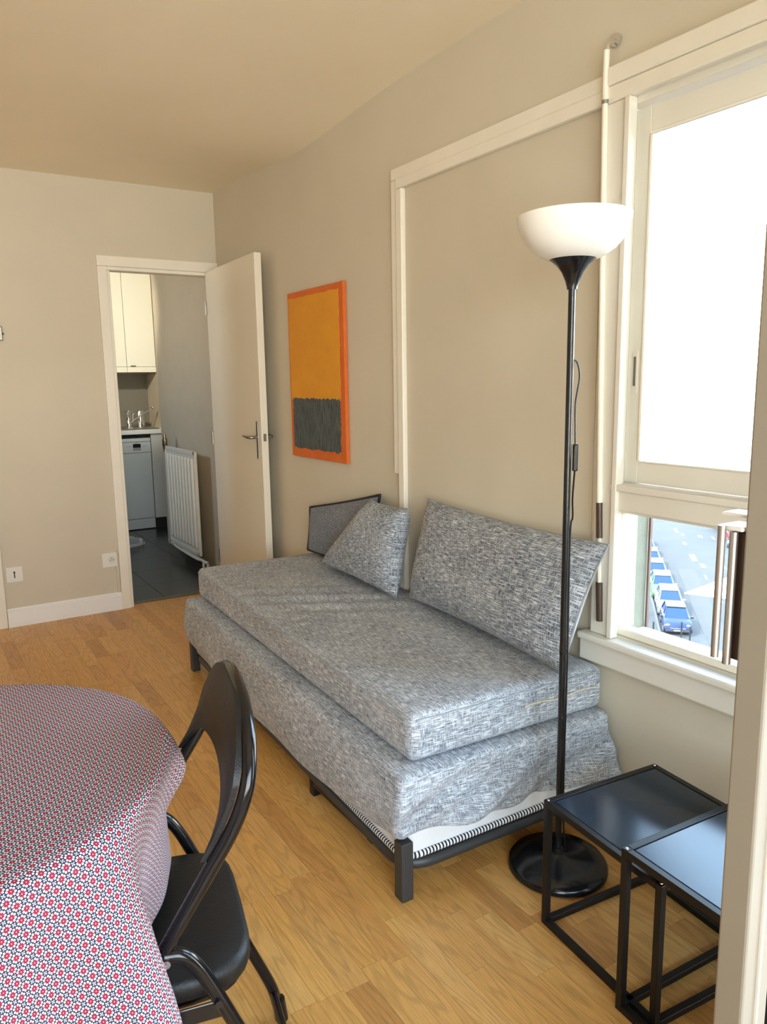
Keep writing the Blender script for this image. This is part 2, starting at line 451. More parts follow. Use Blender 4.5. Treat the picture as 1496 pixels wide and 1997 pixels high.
portal('portal_window', (W + VW + .03, (WY0 + WY1) / 2, (WZ0 + WZ1) / 2), (0, PI / 2, 0), WZ1 - WZ0, WY1 - WY0)
portal('portal_door', (W + VW + .03, (DY0 + DY1) / 2, DZ1 / 2), (0, PI / 2, 0), DZ1, DY1 - DY0)

# ---- baseboard, left casing, conduit
bb = M().prism([(0, 0), (-.016, 0), (-.016, .088), (-.009, .092), (-.012, .096), (-.006, .106), (0, .106)], 'x', .388, 1.010)
bb.prism([(0, 0), (-.016, 0), (-.016, .088), (-.009, .092), (-.012, .096), (-.006, .106), (0, .106)], 'x', XL, .288)
bb.v = [(a, b + D, c) for a, b, c in bb.v]
struct(bb.build('baseboard_back', mat('baseboard_white', (.86, .85, .83), .4)))
struct(box('trim_2', .29, .385, D - .022, D + .001, 0, 2.1, WHITE, None, .004))

# ---- doorway casing and open leaf
d1 = struct(empty('door_1', (OX0, D, 0)))
cs = M()
for (a, b, c0, c1) in ((-.040, .012, 0, OZ + .012), ):
    cs.box(a, b, -.018, .0, 0, OZ - .0125)
cs.box(.0121, .030, -.006, YB - D + .001, 0, OZ - .033)
cs.build('jamb', WHITE, d1, None, .003)
cs = M().box(-.040, OX1 - OX0 + .03, -.018, 0, OZ - .012, OZ + .045)
cs.box(.0125, OX1 - OX0 - .0125, -.006, YB - D + .001, OZ - .032, OZ - .0121)
cs.build('head_jamb', WHITE, d1, None, .003)
cs = M().box(OX1 - OX0 - .012, OX1 - OX0 + .03, -.018, 0, 0, OZ - .0125); pass
cs.build('jamb', WHITE, d1, None, .003)
# leaf: hinge (1.628, 4.575) to free edge
LE = (1.612, 3.775); LH = (1.632, 4.572)      # free edge and hinge edge of the room-side face
hx, hy = LH[0] - OX0, LH[1] - D
ang = math.atan2(LE[1] - LH[1], LE[0] - LH[0])
LW = math.hypot(LE[1] - LH[1], LE[0] - LH[0])
lf = empty('leaf', (hx, hy, 0), ang); lf.parent = d1
# leaf local: x along width, y thickness (room side = -y after rotation)
lm = M().box(0, LW, 0, .038, .012, 1.992); lo_ = lm.build('leaf_panel', WHITE2, lf, None, .002)
HZ = 1.043
hp = M().box(LW - .062, LW - .040, -.005, 0, HZ - .115, HZ + .085); hp.box(LW - .062, LW - .040, .038, .043, HZ - .115, HZ + .085)
hp.build('handle_plate', STEEL, lf, None, .001)
hm = M()
for sg, y0 in ((-1, 0), (1, .038)):
    p = spline([(LW - .051, y0 + sg * .004, HZ), (LW - .051, y0 + sg * .038, HZ), (LW - .075, y0 + sg * .046, HZ), (LW - .165, y0 + sg * .044, HZ + .004)], 5)
    hm.tube(p, [.008] * 5 + [.009] * (len(p) - 9) + [.007, .006, .005, .004], 10)
hm.build('handle_lever', STEEL, lf, 40)
box('latch_plate', LW - .001, LW + .0008, .011, .027, HZ - .02, HZ + .02, STEEL, lf)
hg = M()
for z in (.25, 1.0, 1.78): hg.lathe([(.006, z - .04), (.006, z + .04)], (-.004, -.004), 10)
hg.build('hinge', STEEL, lf, 40)

# ---- moulding on the right wall beside the window
t1 = struct(empty('trim_1', (W, 0, 0)))
tr = M().box(-.016, 0, 2.5745, 2.614, .955, 2.0915); tr.build('outer_upright', WHITE, t1, None, .003)
tr = M().box(-.022, 0, 2.535, 2.574, 0, 2.0535); tr.build('inner_upright', WHITE, t1, None, .004)
tr = M().box(-.016, 0, 1.535, 2.614, 2.092, 2.133); tr.build('outer_rail', WHITE, t1, None, .003)
tr = M().box(-.022, 0, 1.535, 2.574, 2.054, 2.0915); tr.build('inner_rail', WHITE, t1, None, .004)

# ---- window
w1 = struct(empty('window_1', (W, 0, 0)))
f = M().box(-.022, -.0003, 1.4645, 1.532, .576, 2.0515).box(-.030, -.0003, 1.446, 1.464, .5755, 2.0515)
f.build('side_casing', FRAMEW, w1, None, .003)
f = M().box(-.026, -.0004, .58, 1.533, 2.052, 2.0945).box(-.032, -.0004, .58, 1.531, 2.095, 2.141)
f.build('head_casing', WHITE, w1, None, .004)
f = M().box(-.05, .1245, .6205, 1.5595, .5535, .575).box(-.032, -.0005, .58, 1.565, .485, .553)
f.build('sill', FRAMEW, w1, None, .006)
f = M().box(.0005, .06, 1.4715, 1.5595, .5755, 2.0345).box(.0005, .06, .6205, .66, .5755, 2.0345).box(.0005, .06, .6205, 1.5595, 2.035, 2.0595)
f.build('window_frame', FRAMEW, w1, None, .003)
f = M().box(-.018, .0605, .6605, 1.4712, .9565, 1.0115).box(-.028, .0605, .6605, 1.4712, 1.012, 1.031)
f.build('transom', FRAMEW, w1, None, .003)
f = M().box(.030, .052, 1.424, 1.471, 1.0325, 2.03).box(.030, .052, .661, .73, 1.0325, 2.03).box(.0305, .0515, .7305, 1.4235, 1.965, 2.0295).box(.0305, .0515, .7305, 1.4235, 1.033, 1.092)
sash = f.build('sash', FRAMEW, w1, None, .002)
b_ = M().box(.026, .036, 1.415, 1.4235, 1.0975, 1.9565).box(.026, .036, .7305, 1.4235, 1.957, 1.9645).box(.026, .036, .7305, 1.4235, 1.0925, 1.097)
b_.build('glazing_bead', WHITE, w1, None, .002)
box('pane', .040, .044, .725, 1.43, 1.085, 1.97, GLASS, w1)
f = M().box(.024, .042, 1.462, 1.4713, .5985, .9415).box(.020, .050, .661, 1.4713, .5765, .598).box(.020, .050, .661, 1.4713, .942, .956)
f.build('lower_bead', WHITE, w1, None, .003)
box('pane', .032, .036, .665, 1.466, .59, .95, GLASS, w1)
box('pull_recess', .0285, .0305, 1.436, 1.454, 1.285, 1.40, FRAMEW, w1, .0008)
box('slot', .0272, .0287, 1.442, 1.449, 1.305, 1.385, mat('recess_shadow_grey', (.16, .14, .12), .6), w1)
box('outer_frame', .061, .134, 1.500, 1.5595, .5755, 1.03, mat('cream_frame', (.55, .50, .38), .5), w1)
box('shutter_guide', VW + .001, VW + .010, 1.511, 1.520, .50, 1.03, WHITE, w1)
box('guide_channel', VW + .001, VW + .010, 1.5035, 1.5105, .50, 1.03, mat('brown_guide', (.10, .05, .04), .5), w1)

# ---- shutter crank hanging beside the window
ck = empty('shutter_crank', (W - .03, 1.53, 0))
tag(ck, 'white shutter crank rod with brown grips hanging beside the window casing', 'crank rod')
rod = spline([(0, .0, 2.185), (0, 0, 2.05), (.002, -.010, 1.52), (.004, -.022, .97)], 4)
M().tube(rod, .0085, 10).build('rod', WHITE, ck, 40)
M().tube([(0, .0, 2.062), (0, 0, 2.052)], .0092, 10).build('joint_ring', STEEL, ck, 40)
M().tube([(.004, -.022, .972), (.005, -.026, .868)], .0095, 10).build('grip', BROWNP, ck, 40)
M().tube([(.005, -.026, .868), (.006, -.03, .73)], .006, 8).build('lower_rod', WHITE, ck, 40)
M().tube([(.006, -.031, .735), (.007, -.036, .618)], .0105, 10).build('lower_grip', BROWNP, ck, 40)
M().tube([(0, .0, 2.18), (0, -.004, 2.2), (.012, -.006, 2.208), (.031, -.008, 2.212)], .006, 8).build('universal_joint', CHROME, ck, 40)
M().tube([(.022, -.008, 2.212), (.0305, -.008, 2.212)], .017, 16).build('eyelet', CHROME, ck, 40)

# ---- open balcony door leaf close to the camera
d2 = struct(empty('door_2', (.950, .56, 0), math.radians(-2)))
DL = .75
DOOR_SHADED = mat('shaded_door_paint', (.30, .268, .215), .45, var=.03, vscale=6)  # door paint darkened to stand in for the shade on the leaf
f = M().box(0, .062, -.012, .034, .06, 2.1); f.build('stile', DOOR_SHADED, d2, None, .004)
f = M().box(.030, .0335, -.0165, -.011, .06, 2.1); f.build('bead_line', WHITE, d2, None, .001)
f = M().box(DL - .07, DL, -.012, .034, .06, 2.1); f.build('hinge_stile', DOOR_SHADED, d2, None, .004)
f = M().box(.062, DL - .07, -.012, .034, .06, .20); f.build('bottom_rail', DOOR_SHADED, d2, None, .004)
f = M().box(.062, DL - .07, -.012, .034, 2.02, 2.1); f.build('top_rail', DOOR_SHADED, d2, None, .004)
box('pane', .058, DL - .066, .008, .014, .19, 2.03, GLASS, d2)
hb = M()
hb.tube([(-.009, .062, 1.125), (-.009, .062, .935)], .0055, 14)
hb.build('pull_bar', ALU, d2, 40)
M().tube([(.004, .052, 1.116), (.004, .052, .925)], .0058, 14).build('pull_bar', ALU, d2, 40)
box('handle_cap', -.002, .045, .036, .075, 1.118, 1.124, PLASTIC, d2, .002)
box('handle_cap', .012, .050, .036, .08, 1.135, 1.140, PLASTIC, d2, .002)
box('handle_mount', .012, .05, .0345, .060, .93, 1.117, BROWNP, d2, .003)

# ================================================================== KITCHEN beyond the doorway
KX = 1.82; KY = 6.36; KB = 7.72; KXR = 2.10; KXL = -.2
kf = struct(box('floor_kitchen', KXL, KXR, YB, KB, -.10, -.012, DARKGAP))
TILE = mat('dark_slate_tile', (.035, .037, .036), .22, var=.25, vscale=5, bump=.04, bscale=20)
tm = M().box(-.1985, .1985, -.1985, .1985, -.012, 0).mesh('tile'); tm.materials.append(TILE)
yy = YB + .2
while yy < KB + .2:
    xx = KXR - .2
    while xx > .6:
        o = link('floor_tile', tm, TILE, kf); o.location = (xx, yy, 0); xx -= .4
    yy += .4
struct(box('trim_4', OX0 + .03, OX1 - .03, YB - .03, YB + .012, -.012, .004, mat('threshold_strip', (.16, .14, .10), .4, metal=.6)))
k = M().box(KX, KX + .3, YB, KY, -.1, 2.6)
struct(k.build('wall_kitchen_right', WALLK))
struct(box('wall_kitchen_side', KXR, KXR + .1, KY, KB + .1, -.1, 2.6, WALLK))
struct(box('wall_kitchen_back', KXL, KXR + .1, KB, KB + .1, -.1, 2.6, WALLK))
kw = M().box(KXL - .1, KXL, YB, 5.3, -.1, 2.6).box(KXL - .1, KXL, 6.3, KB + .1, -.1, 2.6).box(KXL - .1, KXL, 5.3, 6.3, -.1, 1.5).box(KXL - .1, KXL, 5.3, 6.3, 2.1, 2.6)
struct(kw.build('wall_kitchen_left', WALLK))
w4 = struct(empty('added_kitchen_window', (KXL - .05, 5.3, 1.5)))  # unseen window, added to let sky light onto the right kitchen wall
g = M().box(-.03, .03, 0, .05, 0, .6).box(-.03, .03, .95, 1.0, 0, .6).box(-.03, .03, .0501, .9499, 0, .05).box(-.03, .03, .0501, .9499, .55, .6); g.build('window_frame', FRAMEW, w4)
box('pane', -.002, .002, .05, .95, .05, .55, GLASS, w4)
portal('portal_kitchen', (KXL - .12, 5.8, 1.8), (0, -PI / 2, 0), .6, 1.0)
struct(box('ceiling_kitchen', KXL - .1, KXR + .4, YB, KB + .1, 2.5, 2.6, CEIL))
SPL = mat('splashback', (.20, .18, .14), .4)
struct(box('trim_5', KXL, KXR - .004, KB - .006, KB, .93, 1.44, SPL))

APPL = mat('appliance_white', (.60, .65, .66), .35)
CABW = mat('cabinet_white', (.86, .84, .72), .35)
# dishwasher
dw = empty('dishwasher', (1.478, 7.10, 0)); tag(dw, 'white slimline dishwasher under the kitchen worktop', 'dishwasher')
box('body', 0, .45, .025, .58, .10, .85, APPL, dw)
box('door_panel', .003, .447, 0, .024, .105, .715, APPL, dw, .004)
cp = box('control_panel', .003, .447, -.004, .024, .719, .815, APPL, dw, .004)
box('display', .285, .355, -.0052, -.0038, .765, .800, SCREEN, cp)
box('grip_recess', .285, .355, -.0052, -.0038, .738, .764, mat('recess_grey', (.30, .31, .31), .5), cp)
box('brand_strip', .300, .335, -.0052, -.0038, .803, .8075, mat('dark_print', (.06, .07, .08), .5), cp)
bt = M()
for q in range(4): bt.box(.225 + q * .014, .228 + q * .014, -.0052, -.0038, .765, .785)
for q in range(3): bt.box(.372 + q * .014, .375 + q * .014, -.0052, -.0038, .765, .785)
bt.build('buttons', mat('button_grey', (.36, .39, .40), .5), cp)['kind'] = 'stuff'
box('top_band', .003, .447, -.002, .024, .820, .850, APPL, dw, .002)
box('kick_plate', .003, .447, .004, .02, .008, .100, APPL, dw)
# end panel
ep = empty('kitchen_end_panel', (1.93, 7.09, 0)); tag(ep, 'narrow white end panel right of the dishwasher', 'cabinet panel')
box('panel', 0, .125, 0, .02, .10, .885, mat('panel_white', (.62, .62, .60), .4), ep, .002)
box('plinth', 0, .125, .04, .06, 0, .10, DARKGAP, ep)
wt = empty('kitchen_worktop', (KXL, 7.07, .888)); tag(wt, 'pale worktop over the dishwasher in the kitchen', 'worktop')
box('slab', 0, KXR - KXL - .002, 0, KB - 7.07 - .008, 0, .038, mat('worktop_white', (.78, .80, .79), .35), wt, .003)
# sink
sk = empty('kitchen_sink', (1.62, 7.14, .926)); tag(sk, 'stainless steel sink set in the kitchen worktop', 'sink')
M().box(0, .41, .0, .43, 0, .010).build('drainer', STEEL, sk, None, .004)
M().lathe([(.10, .0095), (.105, .013), (.115, .012), (.12, .010)], (.29, .20), 28, False, False).build('bowl_rim', CHROME, sk, 60)
M().lathe([(.0, .0105), (.095, .0105)], (.29, .20), 28, False, False).build('bowl', mat('bowl_steel', (.25, .23, .20), .3, metal=1), sk, 60)
fc = empty('kitchen_faucet', (1.825, 7.43, .9365)); tag(fc, 'chrome kitchen tap with long swivel spout behind the sink', 'tap')
M().lathe([(.026, 0), (.022, .03), (.024, .05), (.017, .06), (.024, .09), (.020, .12), (.026, .135), (.026, .155)], (0, 0), 16).build('body', CHROME, fc, 50)
M().tube([(.02, -.02, .05), (.205, -.10, .185)], .007, 10).build('spout', CHROME, fc, 50)
M().tube([(.200, -.10, .190), (.212, -.105, .175)], .014, 10).build('spout_tip', CHROME, fc, 50)
gl = empty('kitchen_canister', (1.945, 7.47, .937)); tag(gl, 'chrome cylindrical canister standing by the kitchen tap', 'canister')
M().lathe([(.035, 0), (.038, .01), (.038, .14), (.034, .15)], (0, 0), 18).build('can', CHROME, gl, 50)
M().tube(spline([(-.036, -.01, .125), (-.07, -.01, .12), (-.07, -.01, .04), (-.036, -.01, .03)], 4), .004, 8).build('handle', CHROME, gl, 50)
# wall cabinets, one object per unit
for i, (a, b) in enumerate(((1.43, 1.826), (1.829, KXR - .004))):
    c = empty('wall_cabinet', (a, 7.36, 1.45)); tag(c, ['tall white wall cabinet nearest the left kitchen door jamb', 'tall white wall cabinet in the kitchen with a small knob'][i], 'cabinet', 'kitchen wall cabinets')
    box('body', 0, b - a, .02, .35, 0, 1.02, CABW, c)
    box('door', .001, b - a - .001, 0, .018, .052, 1.018, CABW, c, .002)
    box('pelmet', .0, b - a, -.001, .018, 0, .049, CABW, c, .002)
    if i: M().tube([(.03, -.012, .058), (.075, -.012, .058)], .005, 8).build('knob', BRASS, c, 40)

# radiator
rd = empty('radiator', (1.715, 5.22, 0)); tag(rd, 'white ribbed panel radiator on the kitchen wall', 'radiator')
RADW = mat('radiator_white', (.78, .71, .59), .4); RL = .70; RZ0, RZ1 = .105, .862
M().box(.0, .018, 0, RL, RZ0, RZ1).build('back_panel', RADW, rd, None, .004)
M().box(-.006, .0, 0, RL, RZ1 - .03, RZ1).box(-.006, 0, 0, RL, RZ0, RZ0 + .03).box(-.006, 0, 0, .02, RZ0, RZ1).box(-.006, 0, RL - .02, RL, RZ0, RZ1).build('rim', RADW, rd, None, .003)
rm = rounded_box(.011, .022, .325, .0105, 1, 1, 4).mesh('rib', 60, True); rm.materials.append(RADW)
for q in range(9):
    o = link('rib', rm, RADW, rd); o.location = (-.003, .065 + q * (RL - .13) / 8, (RZ0 + RZ1) / 2)
M().tube(spline([(.01, RL + .02, .12), (.01, RL + .05, .10), (.02, RL + .04, .085), (.02, 0, .07), (.04, -.03, .06), (.04, -.05, 0.0)], 5), .011, 10).build('flow_pipe', RADW, rd, 40)
M().tube(spline([(.01, RL - .1, .11), (0, RL - .12, .085), (.0, .1, .075), (.02, .0, .075), (.015, -.02, .04), (.015, -.025, 0.0)], 5), .009, 10).build('return_pipe', RADW, rd, 40)
M().tube([(.01, RL + .0, RZ1 - .03), (.01, RL + .03, RZ1 - .03)], .012, 10).build('valve_stub', BRASS, rd, 40)
M().lathe([(.014, RZ1 - .05), (.014, RZ1 - .01), (.02, RZ1), (.02, RZ1 + .05), (.012, RZ1 + .055), (.012, RZ1 + .085)], (.01, RL + .03), 12).build('valve', BRASS, rd, 40)
for y_ in (.28, RL - .2): box('wall_bracket', .018, .100, y_, y_ + .03, .2, .23, RADW, rd)

# sneaker on the kitchen floor
sn = empty('sneaker', (1.365, 6.345, 0), math.radians(17)); tag(sn, 'pale canvas low sneaker with white rubber toe on the dark kitchen floor', 'shoe')
CANV = mat('pale_canvas', (.34, .39, .46), .9, bump=.2, bscale=200); RUB = mat('white_rubber', (.62, .63, .63), .5)
def sole(s):  # outline half width along length 0..1
    return .036 + .013 * math.sin(PI * min(1, s * 1.05)) * (s > .4) + .004 * math.sin(s * PI)
ol = [(.275 * k / 16, sole(k / 16)) for k in range(17)]
ends = lambda sgn: [(x_, sgn * w_ * (1 if .02 < x_ < .255 else .62)) for x_, w_ in ol]
pl = ends(1) + ends(-1)[::-1]
M().prism(pl, 'z', 0, .026).build('sole', RUB, sn, None, .004)
um = M(); sec = 14
vv = []
for k_ in range(sec):
    s_ = k_ / (sec - 1); xx = .008 + .255 * s_
    w_ = sole(s_) * .93 * (1 if .05 < s_ < .93 else .7); hgt = .085 if s_ < .35 else .085 - (.085 - .030) * ((s_ - .35) / .65) ** .8
    for j in range(11):
        a = PI * j / 10; vv.append((xx, w_ * math.cos(a), .024 + hgt * math.sin(a) ** .7))
um.add(vv, [(i * 11 + j, (i + 1) * 11 + j, (i + 1) * 11 + j + 1, i * 11 + j + 1) for i in range(sec - 1) for j in range(10)] + [tuple(range(11)), tuple((sec - 1) * 11 + j for j in range(10, -1, -1))])
um.build('upper', CANV, sn, 60)
tcap = M().lathe([(.043, .024), (.040, .045), (.028, .058), (.001, .062)], (.222, 0), 18); tcap.build('toe_cap', RUB, sn, 60)
for q in range(4):
    x_ = .115 + q * .022; hgt = .085 - (.085 - .030) * max(0, ((x_ / .263) - .35) / .65) ** .8 + .026
    M().tube(spline([(x_ - .006, -.03, hgt - .012), (x_, 0, hgt + .002), (x_ + .006, .03, hgt - .012)], 4), .0035, 6).build('lace', RUB, sn, 40)
M().tube([(.03, .0, .098), (.10, 0, .106)], .02, 10).build('collar', CANV, sn, 40)

# added kitchen spot, unseen, put in to brighten the white cabinets
kl = empty('added_kitchen_spot', (.75, 5.35, 2.5)); tag(kl, 'unseen spot lamp added on the kitchen ceiling to brighten the cabinets', 'lamp')
M().lathe([(.05, 0), (.05, -.02), (.012, -.025), (.012, -.06)], (0, 0), 20).build('mount', PLASTIC, kl, 60)
ll = bpy.data.lights.new('added_spot_light', 'SPOT'); ll.energy = 70; ll.color = (1, .95, .80); ll.spot_size = math.radians(50); ll.spot_blend = .6; ll.shadow_soft_size = .06
lo2 = bpy.data.objects.new('added_spot_light', ll); COL.objects.link(lo2); lo2.location = (.75, 5.35, 2.36)
dv = Vector((1.75, 7.3, 1.75)) - Vector((.75, 5.35, 2.36)); lo2.rotation_euler = dv.to_track_quat('-Z', 'Y').to_euler()
hd = M().lathe([(.035, .05), (.045, .0), (.05, -.05)], (0, 0), 20, True, False).build('lamp_head', PLASTIC, kl, 60, loc=(0, 0, -.12)); hd.rotation_euler = dv.to_track_quat('-Z', 'Y').to_euler()

# ================================================================== BACK WALL FITTINGS
ps = empty('phone_socket', (.443, D, .299)); tag(ps, 'square white wall plate with a black T-shaped phone slot', 'socket')
box('plate', -.042, .042, -.009, 0, -.043, .043, PLASTIC, ps, .002)
M().box(-.005, .005, -.0105, -.0085, .008, .017).box(-.0028, .0028, -.0105, -.0085, -.02, .009).build('slot', DARKGAP, ps)
pw = empty('power_socket', (.957, D, .310)); tag(pw, 'white power outlet beside the doorway with a round recessed socket', 'socket')
box('plate', -.042, .042, -.009, 0, -.043, .043, PLASTIC, pw, .002)
def ydisc(r0, r1, ya, yb, c, n=24):
    mb = M(); v = []
    for y_, r_ in ((ya, r0), (yb, r1)):
        for j in range(n): a = 2 * PI * j / n; v.append((c[0] + r_ * math.cos(a), y_, c[1] + r_ * math.sin(a)))
    return mb.add(v, [(j, (j + 1) % n, n + (j + 1) % n, n + j) for j in range(n)] + [tuple(range(n)), tuple(range(2 * n - 1, n - 1, -1))])
ydisc(.0215, .0215, -.0105, -.008, (.012, 0)).build('well', mat('socket_well', (.68, .67, .64), .45), pw)
M().box(.002, .006, -.012, -.010, -.004, .002).box(.018, .022, -.012, -.010, -.004, .002).box(.010, .014, -.014, -.010, .007, .012).build('pin_holes', DARKGAP, pw)
cd_ = box('cable_conduit', .992, 1.006, D - .008, D, .106, .36, WALL, None, .001); tag(cd_, 'thin painted cable conduit running down beside the door casing', 'conduit')
pf = empty('wall_thermostat', (.455, D, 1.611)); tag(pf, 'small white box with a dark outline high on the wall at the left edge', 'thermostat')
box('case', -.045, .045, -.02, 0, -.036, .036, BLACKM, pf, .002); box('face', -.042, .042, -.022, -.0195, -.033, .033, PLASTIC, pf); box('knob', .044, .052, -.018, -.006, -.006, .004, BLACKM, pf)

# painting
pt = empty('canvas_painting', (W, 0, 0)); tag(pt, 'abstract orange canvas with amber field above a dark slate block', 'painting')
PY0, PY1, PZ0, PZ1 = 3.005, 3.570, .960, 1.766
def paint(name, c, c2, sc, st):
    m = mat(name, c, .7, bump=.25, bscale=80); n = m.node_tree; b = n.nodes['Principled BSDF']
    tcn = n.nodes.new('ShaderNodeTexCoord'); mp = n.nodes.new('ShaderNodeMapping'); mp.inputs['Scale'].default_value = st; n.links.new(tcn.outputs['Object'], mp.inputs[0])
    ns = n.nodes.new('ShaderNodeTexNoise'); ns.inputs['Scale'].default_value = sc; ns.inputs['Detail'].default_value = 6; ns.inputs['Roughness'].default_value = .7; n.links.new(mp.outputs[0], ns.inputs['Vector'])
    r = n.nodes.new('ShaderNodeMapRange'); r.inputs[1].default_value = .35; r.inputs[2].default_value = .7; n.links.new(ns.outputs['Fac'], r.inputs[0])
    mx = n.nodes.new('ShaderNodeMix'); mx.data_type = 'RGBA'; mx.inputs['A'].default_value = (*c, 1); mx.inputs['B'].default_value = (*c2, 1); n.links.new(r.outputs[0], mx.inputs['Factor']); n.links.new(mx.outputs['Result'], b.inputs['Base Color'])
    return m
box('canvas', -.020, -.002, PY0, PY1, PZ0, PZ1, paint('orange_paint', (.72, .16, .02), (.62, .12, .015), 6, (1, 1, 1)), pt, .002)
def ragged(y0, y1, z0, z1, amp, n, seed):
    r_ = random.Random(seed); P = []
    j = lambda: (r_.random() - .5) * amp
    for i in range(n): P.append((y0 + (y1 - y0) * i / n, z0 + j()))
    for i in range(n): P.append((y1 + j(), z0 + (z1 - z0) * i / n))
    for i in range(n): P.append((y1 - (y1 - y0) * i / n, z1 + j()))
    for i in range(n): P.append((y0 + j(), z1 - (z1 - z0) * i / n))
    return P
M().prism(ragged(PY0 + .040, PY1 - .012, PZ0 + .285, PZ1 - .028, .006, 26, 1), 'x', -.0212, -.0195).build('amber_field', paint('amber_paint', (.78, .34, .02), (.70, .28, .02), 4, (1, .6, 1)), pt)
M().prism(ragged(PY0 + .046, PY1 - .030, PZ0 + .045, PZ0 + .292, .010, 34, 2), 'x', -.0218, -.0196).build('slate_block', paint('slate_paint', (.035, .05, .055), (.13, .15, .15), 14, (1, 6, 1.2)), pt)

# ================================================================== SOFA BED
DKM = mat('dark_grey_metal', (.035, .036, .036), .45)
bed = empty('sofa_bed', (.96, 1.47, 0)); tag(bed, 'day bed base with wrinkled grey fabric cover on black metal legs', 'bed base')
BO = Vector((.96, 1.47, 0))
def loc_(p): return (p[0] - BO.x, p[1] - BO.y, p[2])
NF, FF, FB, NB = (.985, 1.492), (1.058, 3.365), (1.695, 3.345), (1.695, 1.475)
# legs
for (x_, y_, h_) in ((.962, 1.470, .163), (1.034, 3.345, .163), (1.655, 3.33, .163), (1.655, 1.50, .163)):
    a = M().box(x_ - BO.x, x_ - BO.x + .036, y_ - BO.y, y_ - BO.y + .036, .002, h_).build('leg', DKM, bed, None, .002)
    box('foot_pad', x_ - BO.x + .001, x_ - BO.x + .035, y_ - BO.y + .001, y_ - BO.y + .035, 0, .004, BLACKM, a)
# rounded tubular frame
def rrect(c, r, z, n=5, inset=0):
    P = []
    cx = sum(p[0] for p in c) / 4; cy = sum(p[1] for p in c) / 4
    C = [Vector((p[0] + (inset if p[0] < cx else -inset), p[1] + (inset if p[1] < cy else -inset), z)) for p in c]
    for i in range(4):
        a, b, d = C[(i - 1) % 4], C[i], C[(i + 1) % 4]
        p0 = b + (a - b).normalized() * r; p1 = b + (d - b).normalized() * r
        for k_ in range(n + 1):
            t = k_ / n; P.append((1 - t) ** 2 * p0 + 2 * t * (1 - t) * b + t * t * p1)
    return P
C4 = [loc_((*p, 0))[:2] for p in (NF, FF, FB, NB)]
fp = rrect(C4, .09, .073, 6, .006)
M().tube(fp, .017, 10, closed=True).build('frame', DKM, bed, 50)
# white mattress of the base with overlocked edge
def lowm(q):
    u = (q.x + .35) / .70; v = (q.y + .95) / 1.90
    p = quadmap(C4, .006 + .988 * u, .003 + .994 * v); z = .215 + q.z
    return (p[0], p[1], z)
lmb = rounded_box(.35, .95, .122, .022, 6, 10, 2, lowm).build('base_mattress', QUILT, bed, 60, weld=True)
M().tube(rrect(C4, .05, .103, 6, .002), .0085, 8, closed=True).build('overlock_trim', STITCH, lmb, 60)
# folded support frame under the front
sf = M().box(.045, .075, .24, .60, .035, .085).box(.045, .075, .22, .25, .03, .11).box(.045, .075, .585, .615, .0, .11)
sf.build('support_frame', BLACKM, bed, None, .004)
M().tube([(.036, .25, .07), (.047, .25, .07)], .006, 8).build('bolt', STEEL, bed, 40)
# fabric cover of the base
CC = [loc_((*p, 0))[:2] for p in ((.958, 1.462), (1.036, 3.405), (1.700, 3.385), (1.700, 1.452))]
def cov(q):
    u = (q.x + .35) / .70; v = (q.y + .95) / 1.90; t = (.13 - q.z) / .26
    yw = 1.46 + 1.94 * v
    # hem height around the bed
    front = .090 + .075 * max(0, 1 - (yw - 1.46) / .65) ** 1.2 + .055 * max(0, (yw - 2.75) / .65) ** 1.2
    end = .166 - .02 * u
    wn = max(0, min(1, 1 - v * 12)); hem = front * (1 - wn) + end * wn
    z = .347 - t * (.347 - hem)
    p = Vector((*quadmap(CC, u, v), z))
    s_ = min(1, max(0, t * 1.3))
    nx = noise.noise(Vector((p.x * 5, p.y * 3, z * 7)))
    if u < .06:   # front side
        p.x += -.012 * s_ + .018 * math.sin(PI * min(1, t)) * (-.6) + nx * .012 * s_
        p.x += .012 * t * t
    if v < .03:   # near end, diagonal folds
        ph = (u * 1.05 + t * .55)
        p.y += -.017 * s_ * math.sin(ph * 9.0) - .030 * s_ * nx - .055 * max(0, u - .60) / .4 * t
        p.y += -.009 * math.sin(ph * 24 + 1) * s_ * min(1, u / .2)
        z2 = .012 * math.sin(u * 8)
        p.z += z2 * t * (u > .05)
        p.x += .0 if u < .9 else .0
    if v > .97:
        p.y += .01 * s_ * math.sin(u * 12)
    return p
cvb = rounded_box(.35, .95, .13, .022, 34, 60, 14, cov, skip=((2, -1),))
co = cvb.build('fabric_cover', FAB, bed, 60, weld=True)
sd = co.modifiers.new('thickness', 'SOLIDIFY'); sd.thickness = .003; sd.offset = -1

# seat mattress on top: a thing of its own
mt = empty('seat_mattress', (1.02, 1.51, .350)); tag(mt, 'thick grey melange mattress lying on the bed base', 'mattress')
MO = Vector((1.02, 1.51, .350))
MC = [(p[0] - MO.x, p[1] - MO.y) for p in ((1.016, 1.506), (1.092, 3.385), (1.698, 3.365), (1.700, 1.478))]
def matt(q):
    u = (q.x + .34) / .68; v = (q.y + .94) / 1.88
    p = quadmap(MC, u, v); z = .0675 + q.z
    x_, y_ = p
    if q.z > .03:
        w = noise.noise(Vector((x_ * 4, y_ * 4, 0))) * .004
        # creases left of the middle
        d = y_ - 1.15 + .55 * (x_ - .2)
        w += .010 * math.exp(-((x_ - .30) / .22) ** 2) * (math.sin(d * 46) * math.exp(-(d / .22) ** 2))
        w -= .004 * math.exp(-((y_ - .45) / .5) ** 2)
        z += w * min(1, (q.z - .03) / .03)
    return (x_, y_, z)
rounded_box(.34, .94, .0675, .027, 40, 90, 6, matt).build('mattress_cover', FAB, mt, 60, weld=True)
